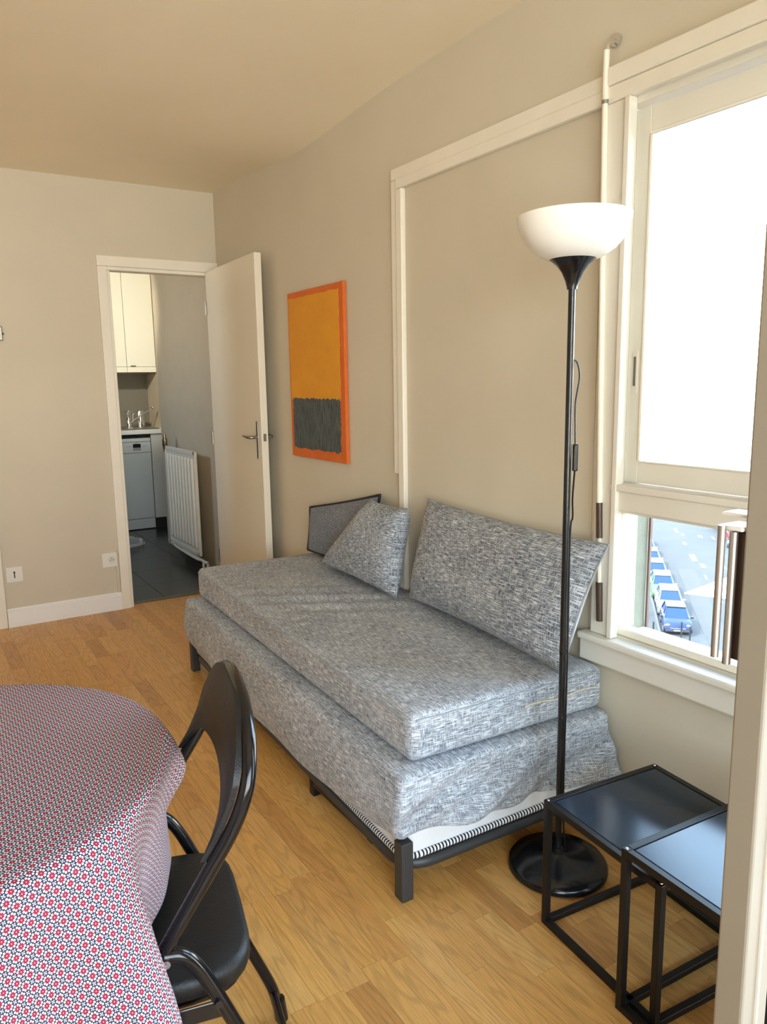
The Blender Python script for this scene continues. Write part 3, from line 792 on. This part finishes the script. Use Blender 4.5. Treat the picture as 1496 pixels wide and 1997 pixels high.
# piping along the top edge and zip on the near end
def mpt(u, v, z): p = quadmap(MC, u, v); return (p[0], p[1], z)
zp = [mpt(.55 + .405 * k_ / 10, -.001, .073 + .004 * math.sin(k_)) for k_ in range(11)]
M().tube(zp, .0022, 6).build('zip', mat('cream_zip', (.72, .62, .42), .6), mt, 60)
sm = [mpt(0.03 + .93 * k_ / 30, .0005, .118 + .002 * math.sin(k_ * 1.3)) for k_ in range(31)]
M().tube(sm, .0022, 6).build('seam', FAB, mt, 60)
sm = [mpt(-.0005, .012 + .976 * k_ / 40, .118) for k_ in range(41)]
M().tube(sm, .0022, 6).build('seam', FAB, mt, 60)

# cushions: four corner points of the mid surface, thickness, softness
def cushion(name, corners, th, label, fab, pipe=False, lining=False, n=22, pinch=1.0, seed=0):
    o = empty(name, corners[0]); tag(o, label, 'cushion', 'back cushions on the bed')
    O = Vector(corners[0]); C = [Vector(c) - O for c in corners]
    nrm = (C[3] - C[0]).cross(C[1] - C[0]).normalized()
    lu = (C[3] - C[0]).length; lv = (C[1] - C[0]).length
    mb = M()
    for sg in (1, -1):
        v = []; uvs = []
        for i in range(n + 1):
            for j in range(n + 1):
                a = -1 + 2 * i / n; b = -1 + 2 * j / n
                a2 = math.sin(a * PI / 2) * .35 + a * .65; b2 = math.sin(b * PI / 2) * .35 + b * .65
                # edges bow inwards a little, corners stay out
                ia = a2 * (1 - .045 * pinch * (1 - b2 * b2) * abs(a2)); ib = b2 * (1 - .06 * pinch * (1 - a2 * a2) * abs(b2))
                p = Vector(quadmap(C, (ia + 1) / 2, (ib + 1) / 2))
                t = (max(0, 1 - a2 ** 4) ** .55) * (max(0, 1 - b2 ** 4) ** .55)
                t *= 1 + .14 * noise.noise(Vector((a * 1.6 + seed, b * 1.6, sg)))
                if i in (0, n) or j in (0, n): t = 0
                p += nrm * (sg * th * .5 * t)
                v.append(p); uvs.append((a2 * lu / 2 + seed, b2 * lv / 2))
        f = []; uv = []
        for i in range(n):
            for j in range(n):
                q = (i * (n + 1) + j, (i + 1) * (n + 1) + j, (i + 1) * (n + 1) + j + 1, i * (n + 1) + j + 1)
                f.append(q); uv.append([uvs[k_] for k_ in q])
        if lining and sg == 1:
            M().add(v, f, uv).build('back_panel', LINING, o, 75, weld=True)
        else: mb.add(v, f, uv)
    mb.build('cushion_body', fab, o, 75, weld=True)
    edge = []
    for a, b in [(-1 + 2 * k_ / n, -1) for k_ in range(n)] + [(1, -1 + 2 * k_ / n) for k_ in range(n)] + [(1 - 2 * k_ / n, 1) for k_ in range(n)] + [(-1, 1 - 2 * k_ / n) for k_ in range(n)]:
        a2 = math.sin(a * PI / 2) * .35 + a * .65; b2 = math.sin(b * PI / 2) * .35 + b * .65
        ia = a2 * (1 - .045 * pinch * (1 - b2 * b2) * abs(a2)); ib = b2 * (1 - .06 * pinch * (1 - a2 * a2) * abs(b2))
        edge.append(Vector(quadmap(C, (ia + 1) / 2, (ib + 1) / 2)))
    M().tube(edge, .0065 if pipe else .0030, 8, closed=True).build('piping', PIPING if pipe else fab, o, 60)
    return o
# corner order: bottom-near, top-near, top-far, bottom-far
cushion('back_cushion', [(1.525, 1.475, .500), (1.656, 1.440, .862), (1.664, 2.33, .885), (1.605, 2.375, .500)], .155,
        'largest grey cushion, leaning on the wall beside the floor lamp', FABC, lining=True, seed=1)
cushion('back_cushion', [(1.560, 2.400, .495), (1.610, 2.385, .845), (1.610, 2.66, .845), (1.575, 3.06, .505)], .13,
        'middle grey cushion, between the largest cushion and the dark-edged one', FABC, seed=4)
cushion('back_cushion', [(1.664, 2.78, .500), (1.680, 2.70, .855), (1.680, 3.36, .715), (1.664, 3.37, .500)], .06,
        'blue-grey cushion with dark piped edge at the far end of the bed', FABP, pipe=True, seed=9, pinch=.6)

# ================================================================== FLOOR LAMP
lp = empty('floor_lamp', (1.404, 1.361, 0)); tag(lp, 'tall black floor lamp with a white bowl shade', 'floor lamp')
M().lathe([(.128, 0), (.135, .004), (.135, .014), (.128, .024), (.09, .030), (.03, .034), (.014, .044), (.012, .06)], (0, 0), 40).build('base', BLACKG, lp, 50)
M().tube([(0, 0, .05), (0, 0, .62), (0, 0, 1.548)], .0088, 16).build('pole', BLACKG, lp, 50)
M().lathe([(.0095, .615), (.0095, .625)], (0, 0), 16).build('pole_joint', BLACKM, lp, 50)
M().lathe([(.0125, 1.540), (.013, 1.545), (.017, 1.560), (.026, 1.580), (.038, 1.596), (.052, 1.608), (.058, 1.612)], (0, 0), 32).build('shade_holder', BLACKG, lp, 50)
SHADE = mat('opal_white', (.90, .89, .86), .16, spec=.5)
b = SHADE.node_tree.nodes['Principled BSDF']; b.inputs['Subsurface Weight'].default_value = .25; b.inputs['Subsurface Radius'].default_value = (.02, .02, .02)
prof = [(.045, 1.609), (.060, 1.611), (.080, 1.620), (.100, 1.634), (.116, 1.652), (.127, 1.674), (.133, 1.696), (.1345, 1.709)]
M().lathe(prof + [(.1325, 1.710)] + [(r_ - .0035, z_ + .002) for r_, z_ in prof[::-1]], (0, 0), 48, False, False).build('shade', SHADE, lp, 50)
M().lathe([(.018, 1.611), (.018, 1.64), (.0, 1.641)], (0, 0), 16, True, False).build('bulb_socket', BLACKM, lp, 50)
# lead with inline switch, on the window side of the pole (right in the photo)
rx, ry = .845, -.534
def side(d, z): return (rx * d, ry * d, z)
lead = spline([side(.006, 1.375), side(.018, 1.365), side(.024, 1.33), side(.016, 1.27), side(.0165, 1.21), side(.018, 1.165)], 6)
M().tube(lead, .0024, 6).build('cord', BLACKM, lp, 50)
sw = M().box(-.0065, .0065, -.006, .006, 1.098, 1.166).build('inline_switch', BLACKM, lp, None, .003); sw.location = side(.0185, 0); sw.rotation_euler = (0, 0, math.atan2(ry, rx))
lead = spline([side(.018, 1.10), side(.0145, 1.03), side(.016, .98), side(.011, .93), side(.012, .6), side(.0115, .2), side(.02, .05)], 6)
M().tube(lead, .0024, 6).build('cord', BLACKM, lp, 50)

# ================================================================== NEST OF SIDE TABLES
TOPB = mat('black_panel_sky_tint', (.014, .028, .050), .16, spec=.42)  # blue of the reflected sky mixed into the black tops' base colour
def side_table(A, size, hgt, rz, label):
    o = empty('side_table', (A[0], A[1], 0), rz); tag(o, label, 'side table', 'nest of two black side tables')
    t = .016; s = size
    # local: x toward wall, y toward camera is negative
    for (x_, y_) in ((0, 0), (s - t, 0), (0, -s + t), (s - t, -s + t)):
        box('leg', x_, x_ + t, y_ - t, y_, 0, hgt, BLACKM, o, .0015)
        M().lathe([(.0035, hgt), (.003, hgt + .0012)], (x_ + t / 2, y_ - t / 2), 10).build('screw', CHROME, o, 40)
    for z_ in (0, hgt - t):
        nm = 'bottom_rail' if z_ == 0 else 'top_rail'
        box(nm, t, s - t, -t, 0, z_, z_ + t, BLACKM, o, .0015); box(nm, t, s - t, -s, -s + t, z_, z_ + t, BLACKM, o, .0015)
        box(nm, 0, t, -s + t, -t, z_, z_ + t, BLACKM, o, .0015); box(nm, s - t, s, -s + t, -t, z_, z_ + t, BLACKM, o, .0015)
    box('table_top', t + .0025, s - t - .0025, -s + t + .0025, -t - .0025, hgt - .012, hgt - .001, TOPB, o, .001)
    return o
side_table((1.213, 1.226), .365, .330, math.radians(-5.2), 'smaller lower black metal side table, standing nearest the lamp')
side_table((1.160, .948), .40, .376, math.radians(-3.5), 'larger taller black metal side table overlapping the smaller one, nearest the balcony door')

# ================================================================== ROUND TABLE, CLOTH AND CHAIR
TC = (-.041, 1.300); TR = .365; TZ = .735
tb = empty('round_table', (TC[0], TC[1], 0)); tag(tb, 'round table hidden under the flower-print tablecloth', 'table')
WOODD = mat('dark_table_wood', (.12, .07, .04), .5)
M().lathe([(TR - .01, TZ - .028), (TR, TZ - .02), (TR, TZ - .004), (TR - .006, TZ)], (0, 0), 56).build('table_top', WOODD, tb, 50)
M().lathe([(.03, .02), (.03, TZ - .028)], (0, 0), 20).build('pedestal', BLACKM, tb, 50)
M().lathe([(.20, 0), (.20, .012), (.04, .03)], (0, 0), 32).build('foot', BLACKM, tb, 50)

cl = M()
NT, NR, ND = 220, 14, 44
vv = []; uu = []
def cloth_pt(th, k_):
    if k_ <= NR:
        r_ = (TR + .004) * k_ / NR
        return Vector((r_ * math.cos(th), r_ * math.sin(th), TZ + .004)), r_
    s_ = (k_ - NR) / ND
    deg = (math.degrees(th) + 180) % 360 - 180
    # sector where the chair is pushed in: cloth ends on the seat
    w = 1 / (1 + math.exp(-(deg + 47) / 3.0)) * 1 / (1 + math.exp((deg - 32) / 4.0))
    drop = .52 * (1 - w) + .262 * w
    L = s_ * drop
    rr_ = .012
    if L < rr_ * PI / 2:
        a = L / rr_; dr = rr_ * math.sin(a); dz = rr_ * (1 - math.cos(a))
    else:
        dz = rr_ + (L - rr_ * PI / 2); dr = rr_
    fold = math.sin(th * 7 + 2.2) * .55 + math.sin(th * 4 + .6) * .45 + .25 * math.sin(th * 13 + 1)
    amp = .068 * min(1, dz / .30) * (1 - .72 * w)
    out = .030 * min(1, dz / .4) * (1 - w)
    r_ = TR + .004 + dr + amp * fold + out - .018 * w * min(1, dz / .12)
    # the flap that juts out towards the chair back
    g_ = math.exp(-((deg + 13) / 7.0) ** 2)
    r_ += .030 * g_ * math.exp(-((dz - .06) / .045) ** 2)
    # near-right bulge hiding the front of the seat
    g2 = math.exp(-((deg + 60) / 11.0) ** 2)
    r_ += .045 * g2 * min(1, dz / .25)
    return Vector((r_ * math.cos(th), r_ * math.sin(th), TZ + .004 - dz)), TR + .004 + L
for i in range(NT):
    th = 2 * PI * i / NT
    for k_ in range(NR + ND + 1):
        p, L = cloth_pt(th, k_); vv.append(p); uu.append((L * math.cos(th), L * math.sin(th)))
f = []; uv = []; nk = NR + ND + 1
for i in range(NT):
    for k_ in range(nk - 1):
        i2 = (i + 1) % NT
        q = (i * nk + k_, i * nk + k_ + 1, i2 * nk + k_ + 1, i2 * nk + k_)
        f.append(q); uv.append([uu[t] for t in q])
cl.add(vv, f, uv)
clo = cl.build('tablecloth', CLOTH, None, 60, weld=True, loc=(TC[0], TC[1], 0))
tag(clo, 'white tablecloth printed with small red flowers and navy lattice', 'tablecloth')
sd = clo.modifiers.new('thickness', 'SOLIDIFY'); sd.thickness = .0015; sd.offset = -1

# folding chair: local x = backwards, y = sideways (far +), z up
ch = empty('folding_chair', (.2607, 1.1867, 0), math.atan2(-.2146, .9767)); tag(ch, 'black padded folding chair pushed in at the round table', 'chair')
LEATH = mat('black_vinyl', (.008, .008, .008), .45, spec=.32, var=.2, vscale=60, bump=.12, bscale=260)
TUBE = mat('black_enamel_tube', (.004, .004, .005), .16, spec=.45)
side_p = [(-.285, .012), (-.16, .235), (-.022, .452), (.027, .530), (.085, .622), (.122, .680), (.142, .722)]
near = [(b_, -.188, z_) for b_, z_ in side_p]
arch = [(.156, -.180, .765), (.164, -.145, .808), (.168, -.08, .836), (.169, 0, .845)]
path = near + arch + [(b_, -y_, z_) for b_, y_, z_ in arch[-2::-1]] + [(b_, -y_, z_) for b_, y_, z_ in near[::-1]]
M().tube(spline(path, 5), .0112, 14).build('back_frame', TUBE, ch, 60)
def backb(z_):
    P = side_p + [(.156, .765), (.164, .808), (.168, .836), (.169, .87)]
    for (b0, z0), (b1, z1) in zip(P, P[1:]):
        if z0 <= z_ <= z1: return b0 + (b1 - b0) * (z_ - z0) / (z1 - z0)
    return P[-1][0]
bk = M()
nu, nv = 28, 14
for off in (0, .010):
    v = []
    for i in range(nu + 1):
        u = -1 + 2 * i / nu
        yl = u * .186
        zt = .850 - .092 * abs(u) ** 3.5
        zb = .722 - .025 * u * u - .050 * abs(u) ** 9
        for j in range(nv + 1):
            t = j / nv; z_ = zb + (zt - zb) * t
            ysc = 1.0
            xb = backb(z_) + .010 * (1 - u * u) - .022 + off - .008 * math.sin(PI * t) * (1 if off == 0 else -.2) * (1 - u ** 4)
            v.append((xb, yl * ysc, z_))
    ff = [(i * (nv + 1) + j, (i + 1) * (nv + 1) + j, (i + 1) * (nv + 1) + j + 1, i * (nv + 1) + j + 1) for i in range(nu) for j in range(nv)]
    bk.add(v, ff)
n1 = (nu + 1) * (nv + 1)
rim = [i * (nv + 1) for i in range(nu + 1)] + [nu * (nv + 1) + j for j in range(1, nv + 1)] + [i * (nv + 1) + nv for i in range(nu - 1, -1, -1)] + [j for j in range(nv - 1, 0, -1)]
for a, b_ in zip(rim, rim[1:] + rim[:1]): bk.f.append((a, b_, b_ + n1, a + n1)); bk.uv.append(None)
bk.build('backrest', LEATH, ch, 50)
# seat: rounded plan, padded
def seatfn(q):
    return (q.x - .02, q.y, .428 + q.z + .004 * (1 - (q.x / .18) ** 2) * (1 - (q.y / .17) ** 2) * (q.z > 0))
sp_ = []
ns_ = 40
for i in range(ns_):
    a = 2 * PI * i / ns_; c_, s_ = math.cos(a), math.sin(a); e_ = .42
    sp_.append((math.copysign(abs(c_) ** e_, c_) * .18 - .02, math.copysign(abs(s_) ** e_, s_) * .168))
st = M()
rings = [(.90, .405), (.985, .410), (1.0, .420), (1.0, .430), (.985, .440), (.94, .4455), (.7, .448), (.35, .449)]
v = []
for k_, z_ in rings: v += [((px + .02) * k_ - .02, py * k_, z_) for px, py in sp_]
st.add(v, [(i * ns_ + j, i * ns_ + (j + 1) % ns_, (i + 1) * ns_ + (j + 1) % ns_, (i + 1) * ns_ + j) for i in range(len(rings) - 1) for j in range(ns_)] + [tuple(range(ns_))[::-1], tuple((len(rings) - 1) * ns_ + j for j in range(ns_))])
st.build('seat', LEATH, ch, 50)
st = M()
v = []
for k_, z_ in ((.86, .388), (.93, .392), (.93, .404)): v += [((px + .02) * k_ - .02, py * k_, z_) for px, py in sp_]
st.add(v, [(i * ns_ + j, i * ns_ + (j + 1) % ns_, (i + 1) * ns_ + (j + 1) % ns_, (i + 1) * ns_ + j) for i in range(2) for j in range(ns_)] + [tuple(range(ns_))[::-1], tuple(2 * ns_ + j for j in range(ns_))])
st.build('seat_pan', TUBE, ch, 50)
for sg in (-1, 1):
    lg = spline([(.020, sg * .190, .516), (.045, sg * .190, .510), (.066, sg * .190, .485), (.092, sg * .190, .43), (.150, sg * .190, .29), (.205, sg * .190, .160), (.236, sg * .188, .085), (.246, sg * .186, .045), (.252, sg * .186, .012)], 5)
    M().tube(lg, .0112, 12).build('leg', TUBE, ch, 60)
    M().tube([(.250, sg * .186, .050), (.256, sg * .186, 0.0)], .0135, 12).build('rubber_foot', BLACKM, ch, 60)
    M().tube([(-.280, sg * .188, .022), (-.292, sg * .188, 0.0)], .0135, 12).build('rubber_foot', BLACKM, ch, 60)
    M().tube([(.022, sg * .199, .512), (.022, sg * .206, .512)], .0065, 12).build('bolt', CHROME, ch, 60)
    M().tube([(.092, sg * .200, .425), (.092, sg * .206, .425)], .006, 12).build('bolt', BLACKG, ch, 60)
    box('seat_bracket', -.01, .105, sg * .176 - .002, sg * .176 + .002, .378, .408, TUBE, ch, .002)
    M().tube([(.004, sg * .178, .388), (.004, sg * .192, .388)], .0095, 12).build('bolt', BLACKG, ch, 60)
M().tube([(.240, -.186, .07), (.240, .186, .07)], .008, 10).build('stretcher', TUBE, ch, 60)

# ================================================================== STREET OUTSIDE
GZ = -14.5
ASPH = mat('asphalt', (.033, .0305, .0265), .9, var=.12, vscale=.6)
ASPL = mat('patched_asphalt', (.039, .036, .031), .9, var=.08, vscale=.8)
PAVE = mat('pavement', (.037, .035, .032), .9, var=.15, vscale=1.2)
LINE = mat('road_marking', (.085, .083, .072), .8, var=.2, vscale=3)
struct(box('ground_street', 3, 190, -60, 150, GZ - .5, GZ, ASPH))
U = Vector((.742, .670, 0)); V_ = Vector((.670, -.742, 0))        # along the street, across it (to the right)
S0 = Vector((39.4, 28.6, GZ))
srz = math.atan2(U.y, U.x)
def st_pt(a, b, z=0): return S0 + U * a + V_ * b + Vector((0, 0, z))
def slab(name, a0, a1, b0, b1, z0, z1, m_, parent=None):
    o = M().box(a0, a1, -b1, -b0, z0, z1).build(name, m_, parent)
    o.location = S0; o.rotation_euler = (0, 0, srz); return o
sidew = struct(slab('ground_pavement', -14, 75, -9, -1.1, 0, .12, PAVE))
tag(slab('kerb', -14, 75, -1.1, -.95, 0, .125, mat('kerb_stone', (.07, .07, .066), .9)), 'long grey kerb beside the parked cars', 'kerb', kind='structure')
tag(slab('ground_patch', -4, 17.8, 1.6, 3.0, 0, .01, ASPL), None, None, kind='structure')
DASH = ((33.6, 36.0, 2.9, 3.25, 'farthest left dash near the far end of the street'), (32.0, 33.1, 3.35, 3.65, 'short dash below the farthest left one'), (27.5, 28.9, 3.1, 3.4, 'small worn dash left of the street centre'),
        (31.3, 32.6, 4.9, 5.3, 'blurred dash left of the red car'), (20.7, 23.5, 3.1, 3.6, 'broadest worn dash in the middle of the street'), (18.4, 20.0, 3.6, 4.0, 'dash just above the white triangle tip, beyond the patched lane'),
        (14.4, 16.0, 3.45, 3.62, 'thin dash touching the white triangle edge'), (7.8, 9.0, 3.63, 3.78, 'thin dash below the white triangle'), (18.7, 21.0, 5.0, 5.3, 'long pale dash right of the street centre'),
        (18.2, 19.0, 5.4, 5.6, 'short pale dash nearest the long one'), (23.3, 24.7, 6.0, 6.2, 'thin dash below the red car'), (30.5, 32.3, 6.1, 6.35, 'thin dash beside the front wheel of the red car'))
for a0, a1, b0, b1, lb in DASH:
    tag(slab('road_dash', a0, a1, b0, b1, 0, .012, LINE), lb + ', painted on the asphalt', 'road marking', 'faded road dashes')

CGLASS = mat('car_glass', (.010, .026, .065), .12, spec=.25)
TYRE = mat('tyre', (.02, .02, .02), .8)
LAMPW = mat('headlamp', (.16, .17, .18), .3)
def car(a, b, colr, label, L=3.75, flip=False, roofc=None, coat=.1):
    p = st_pt(a, b)
    o = empty('car', p, srz + (0 if flip else PI)); tag(o, label, 'car', 'cars parked along the street')
    pm = mat('car_paint', colr, .35, spec=.3, coat=coat)
    h = L / 2
    # side profile of the body (x forward)
    prof = [(-h, .40), (-h + .05, .78), (-h + .2, .90), (h * .42, .93), (h * .86, .80), (h - .04, .64), (h, .42), (h - .08, .25), (-h + .08, .25)]
    mb = M(); n = len(prof); v = []
    for yw, k_ in ((-.82, .94), (-.76, 1.0), (.76, 1.0), (.82, .94)):
        v += [(x_ * (.985 if abs(yw) > .8 else 1), yw, .25 + (z_ - .25) * k_) for x_, z_ in prof]
    mb.add(v, [(i * n + j, i * n + (j + 1) % n, (i + 1) * n + (j + 1) % n, (i + 1) * n + j) for i in range(3) for j in range(n)] + [tuple(range(n))[::-1], tuple(3 * n + j for j in range(n))])
    mb.build('body', pm, o, 40)
    cb = M(); x0, x1, t0, t1 = -h + .22, h * .46, -h + .55, h * .08
    cb.add([(x0, -.72, .88), (x1, -.72, .90), (x1, .72, .90), (x0, .72, .88), (t0, -.56, 1.40), (t1, -.56, 1.40), (t1, .56, 1.40), (t0, .56, 1.40)], [(0, 1, 2, 3), (4, 5, 6, 7), (0, 1, 5, 4), (1, 2, 6, 5), (2, 3, 7, 6), (3, 0, 4, 7)])
    cb.build('windows', CGLASS, o, None, .03)
    rf = rounded_box((t1 - t0) / 2 + .05, .60, .035, .03, 4, 4, 1); ro = rf.build('roof', mat('car_roof', roofc or colr, .4, spec=.2, coat=coat), o, 50, weld=True); ro.location = ((t0 + t1) / 2, 0, 1.42)
    for sg in (-1, 1):
        for a_, c_, r_ in (((x1, .72, .90), (t1, .57, 1.40), .04), ((x0, .72, .88), (t0, .57, 1.40), .05), ((-.1, .73, .9), (-.2, .58, 1.4), .035)):
            M().tube([(a_[0], sg * a_[1], a_[2]), (c_[0], sg * c_[1], c_[2])], r_, 6).build('pillar', pm, o, 50)
    for x_ in (-h + .68, h - .70):
        for sg in (-1, 1):
            w_ = M().tube([(x_, sg * .66, .30), (x_, sg * .83, .30)], .30, 18).build('wheel', TYRE, o, 40)
            M().tube([(x_, sg * .831, .30), (x_, sg * .838, .30)], .17, 14).build('hub_cap', ALU, w_, 40)
    for sg in (-1, 1):
        M().lathe([(.13, -.03), (.12, .03), (.06, .05)], (0, 0), 14).build('headlamp', LAMPW, o, 50, loc=(h - .16, sg * .60, .70))
        rounded_box(.06, .09, .06, .03, 1, 1, 1).build('mirror', pm, o, 50, weld=True, loc=(x1 - .15, sg * .90, .95))
    box('bumper', h - .06, h + .05, -.74, .74, .30, .46, mat('bumper_black', (.03, .03, .035), .4), o, .03)
    box('number_plate', h + .045, h + .06, -.26, .26, .36, .46, LAMPW, o)
    box('grille', h - .02, h + .04, -.45, .45, .50, .54, LAMPW, o, .01)
    return o
car(1.45, .0, (.006, .014, .055), 'dark blue car at the near end of the parked row', 3.55, roofc=(.012, .014, .018))
car(5.5, -.05, (.16, .16, .155), 'white car parked behind the dark blue one', 4.0)
car(9.6, -.2, (.045, .13, .035), 'light green car parked behind the white one', 3.9, roofc=(.12, .15, .13))
car(13.7, -.4, (.08, .10, .115), 'pale blue car parked behind the green one', 3.9, roofc=(.11, .14, .16))
car(17.9, -.55, (.15, .15, .16), 'white car parked fifth in the kerbside row', 3.9)
car(22.2, -.7, (.08, .12, .13), 'pale teal car parked sixth in the kerbside row', 3.9)
car(26.5, -.85, (.015, .04, .10), 'mid blue car parked farthest along the kerbside row', 3.9)
car(31.2, 8.1, (.16, .008, .008), 'red car parked across the street', 3.8, True)
car(35.6, 8.0, (.11, .13, .14), 'pale grey car parked beyond the red one', 3.8, True)

def scooter(a, b, label, rz=0.0, colr=(.7, .7, .7)):
    o = empty('scooter', st_pt(a, b, 0), srz + PI + rz); tag(o, label, 'scooter')
    pm = mat('scooter_paint', colr, .3)
    for x_ in (-.6, .6): M().tube([(x_, -.06, .24), (x_, .06, .24)], .24, 16).build('wheel', TYRE, o, 40)
    M().tube(spline([(.58, 0, .35), (.42, 0, .75), (.38, 0, .98)], 3), .05, 8).build('front_fork', pm, o, 40)
    rounded_box(.30, .16, .2, .08, 2, 2, 2).build('body', pm, o, 50, weld=True, loc=(-.42, 0, .55))
    rounded_box(.36, .15, .05, .04, 2, 2, 1).build('seat', TYRE, o, 50, weld=True, loc=(-.35, 0, .80))
    rounded_box(.28, .17, .03, .02, 2, 2, 1).build('footboard', pm, o, 50, weld=True, loc=(.1, 0, .33))
    rounded_box(.05, .2, .3, .04, 2, 2, 2).build('leg_shield', pm, o, 50, weld=True, loc=(.40, 0, .65))
    M().tube([(.36, -.35, 1.0), (.36, .35, 1.0)], .025, 8).build('handlebar', TYRE, o, 40)
scooter(3.6, -1.95, 'dark scooter parked on the pavement by the blue car', .3, (.10, .10, .11))
scooter(27.6, 7.3, 'white scooter parked in front of the red car', 2.6, (.18, .18, .18))
BOLL = mat('bollard_grey', (.012, .013, .012), .6)
for i, (a, b, lb) in enumerate(((-1.0, -1.5, 'slim grey bollard left of the blue car on the pavement'), (-.7, .15, 'slim bollard standing in front of the blue car'), (-1.5, .55, 'slim bollard nearest the window, right of the blue car'))):
    o = empty('bollard', st_pt(a, b)); tag(o, lb, 'bollard', 'bollards on the corner')
    M().lathe([(.05, 0), (.05, 1.0), (.06, 1.02), (.06, 1.1), (.02, 1.14)], (0, 0), 12).build('post', BOLL, o, 50)
    M().lathe([(.12, 0), (.10, .04)], (0, 0), 12).build('foot', BOLL, o, 50)
tag(slab('ground_corner', -2.4, 0.2, -.9, 1.6, 0, .10, PAVE), None, None, kind='structure')
# white triangle held on poles above the street
aw = empty('street_triangle', (25.1, 18.0, -7.0)); tag(aw, 'bright white triangular sail stretched above the street', 'awning')
A_, B_, C_ = Vector((0, 0, 0)), Vector((5.6, .75, 0)), Vector((.9, -1.9, 0))
mm_ = M().add([A_, B_, C_, A_ + Vector((0, 0, .03)), B_ + Vector((0, 0, .03)), C_ + Vector((0, 0, .03))], [(0, 2, 1), (3, 4, 5), (0, 1, 4, 3), (1, 2, 5, 4), (2, 0, 3, 5)])
mm_.build('sheet', mat('triangle_white', (.85, .85, .83), .8), aw)
for p in (B_, C_): M().tube([(p.x, p.y, 0), (p.x, p.y, GZ + 7.0)], .06, 8).build('pole', BOLL, aw, 40)

# far apartment building
fb = empty('apartment_building', (109, 82, GZ)); fb.rotation_euler = (0, 0, math.atan2(69, 91)); tag(fb, 'long pale apartment building at the end of the street', 'building')
FAC = mat('cream_stucco', (.80, .77, .70), .9, var=.04, vscale=.3)
box('facade', 0, 12, -45, 45, 0, 15.2, FAC, fb)
box('cornice', -.5, 12.2, -45.3, 45.3, 15.2, 15.8, FAC, fb)
ro = box('roof', 1, 11, -44, 44, 15.8, 16.6, mat('zinc_roof', (.55, .57, .6), .5), fb)
for q in range(5): box('chimney', 4, 5, -38 + q * 18, -36.5 + q * 18, 16.6, 18.2, FAC, ro)
wmesh = M().box(-.05, .05, -.6, .6, -1.0, 1.0).mesh('far_window'); WIN = mat('far_window_glass', (.55, .56, .55), .2); wmesh.materials.append(WIN)
bmesh_ = M().box(-1.0, 0, -1.4, 1.4, -.1, .05).box(-1.0, -.94, -1.4, 1.4, .05, 1.0).mesh('far_balcony'); bmesh_.materials.append(FAC)
for fl in range(4):
    for q in range(18):
        y_ = -40 + q * 4.7
        o = link('window', wmesh, WIN, fb); o.location = (0, y_, 4.9 + fl * 2.9)
        if q % 3 == 1: o = link('balcony', bmesh_, FAC, fb); o.location = (0, y_, 3.8 + fl * 2.9)
awc = [(.75, .72, .35), (.55, .68, .40), (.35, .45, .65), (.7, .6, .5)]
for q in range(10):
    y_ = -36 + q * 8
    o = M().prism([(0, 3.2), (-1.4, 2.6), (-1.4, 2.5), (0, 3.0)], 'y', y_ - 2.4, y_ + 2.4).build('shop_awning', mat('shop_awning', awc[q % 4], .8), fb)
    box('shop_window', -.06, .02, y_ - 2.3, y_ + 2.3, .4, 2.5, WIN, fb)
bpy.context.view_layer.update()
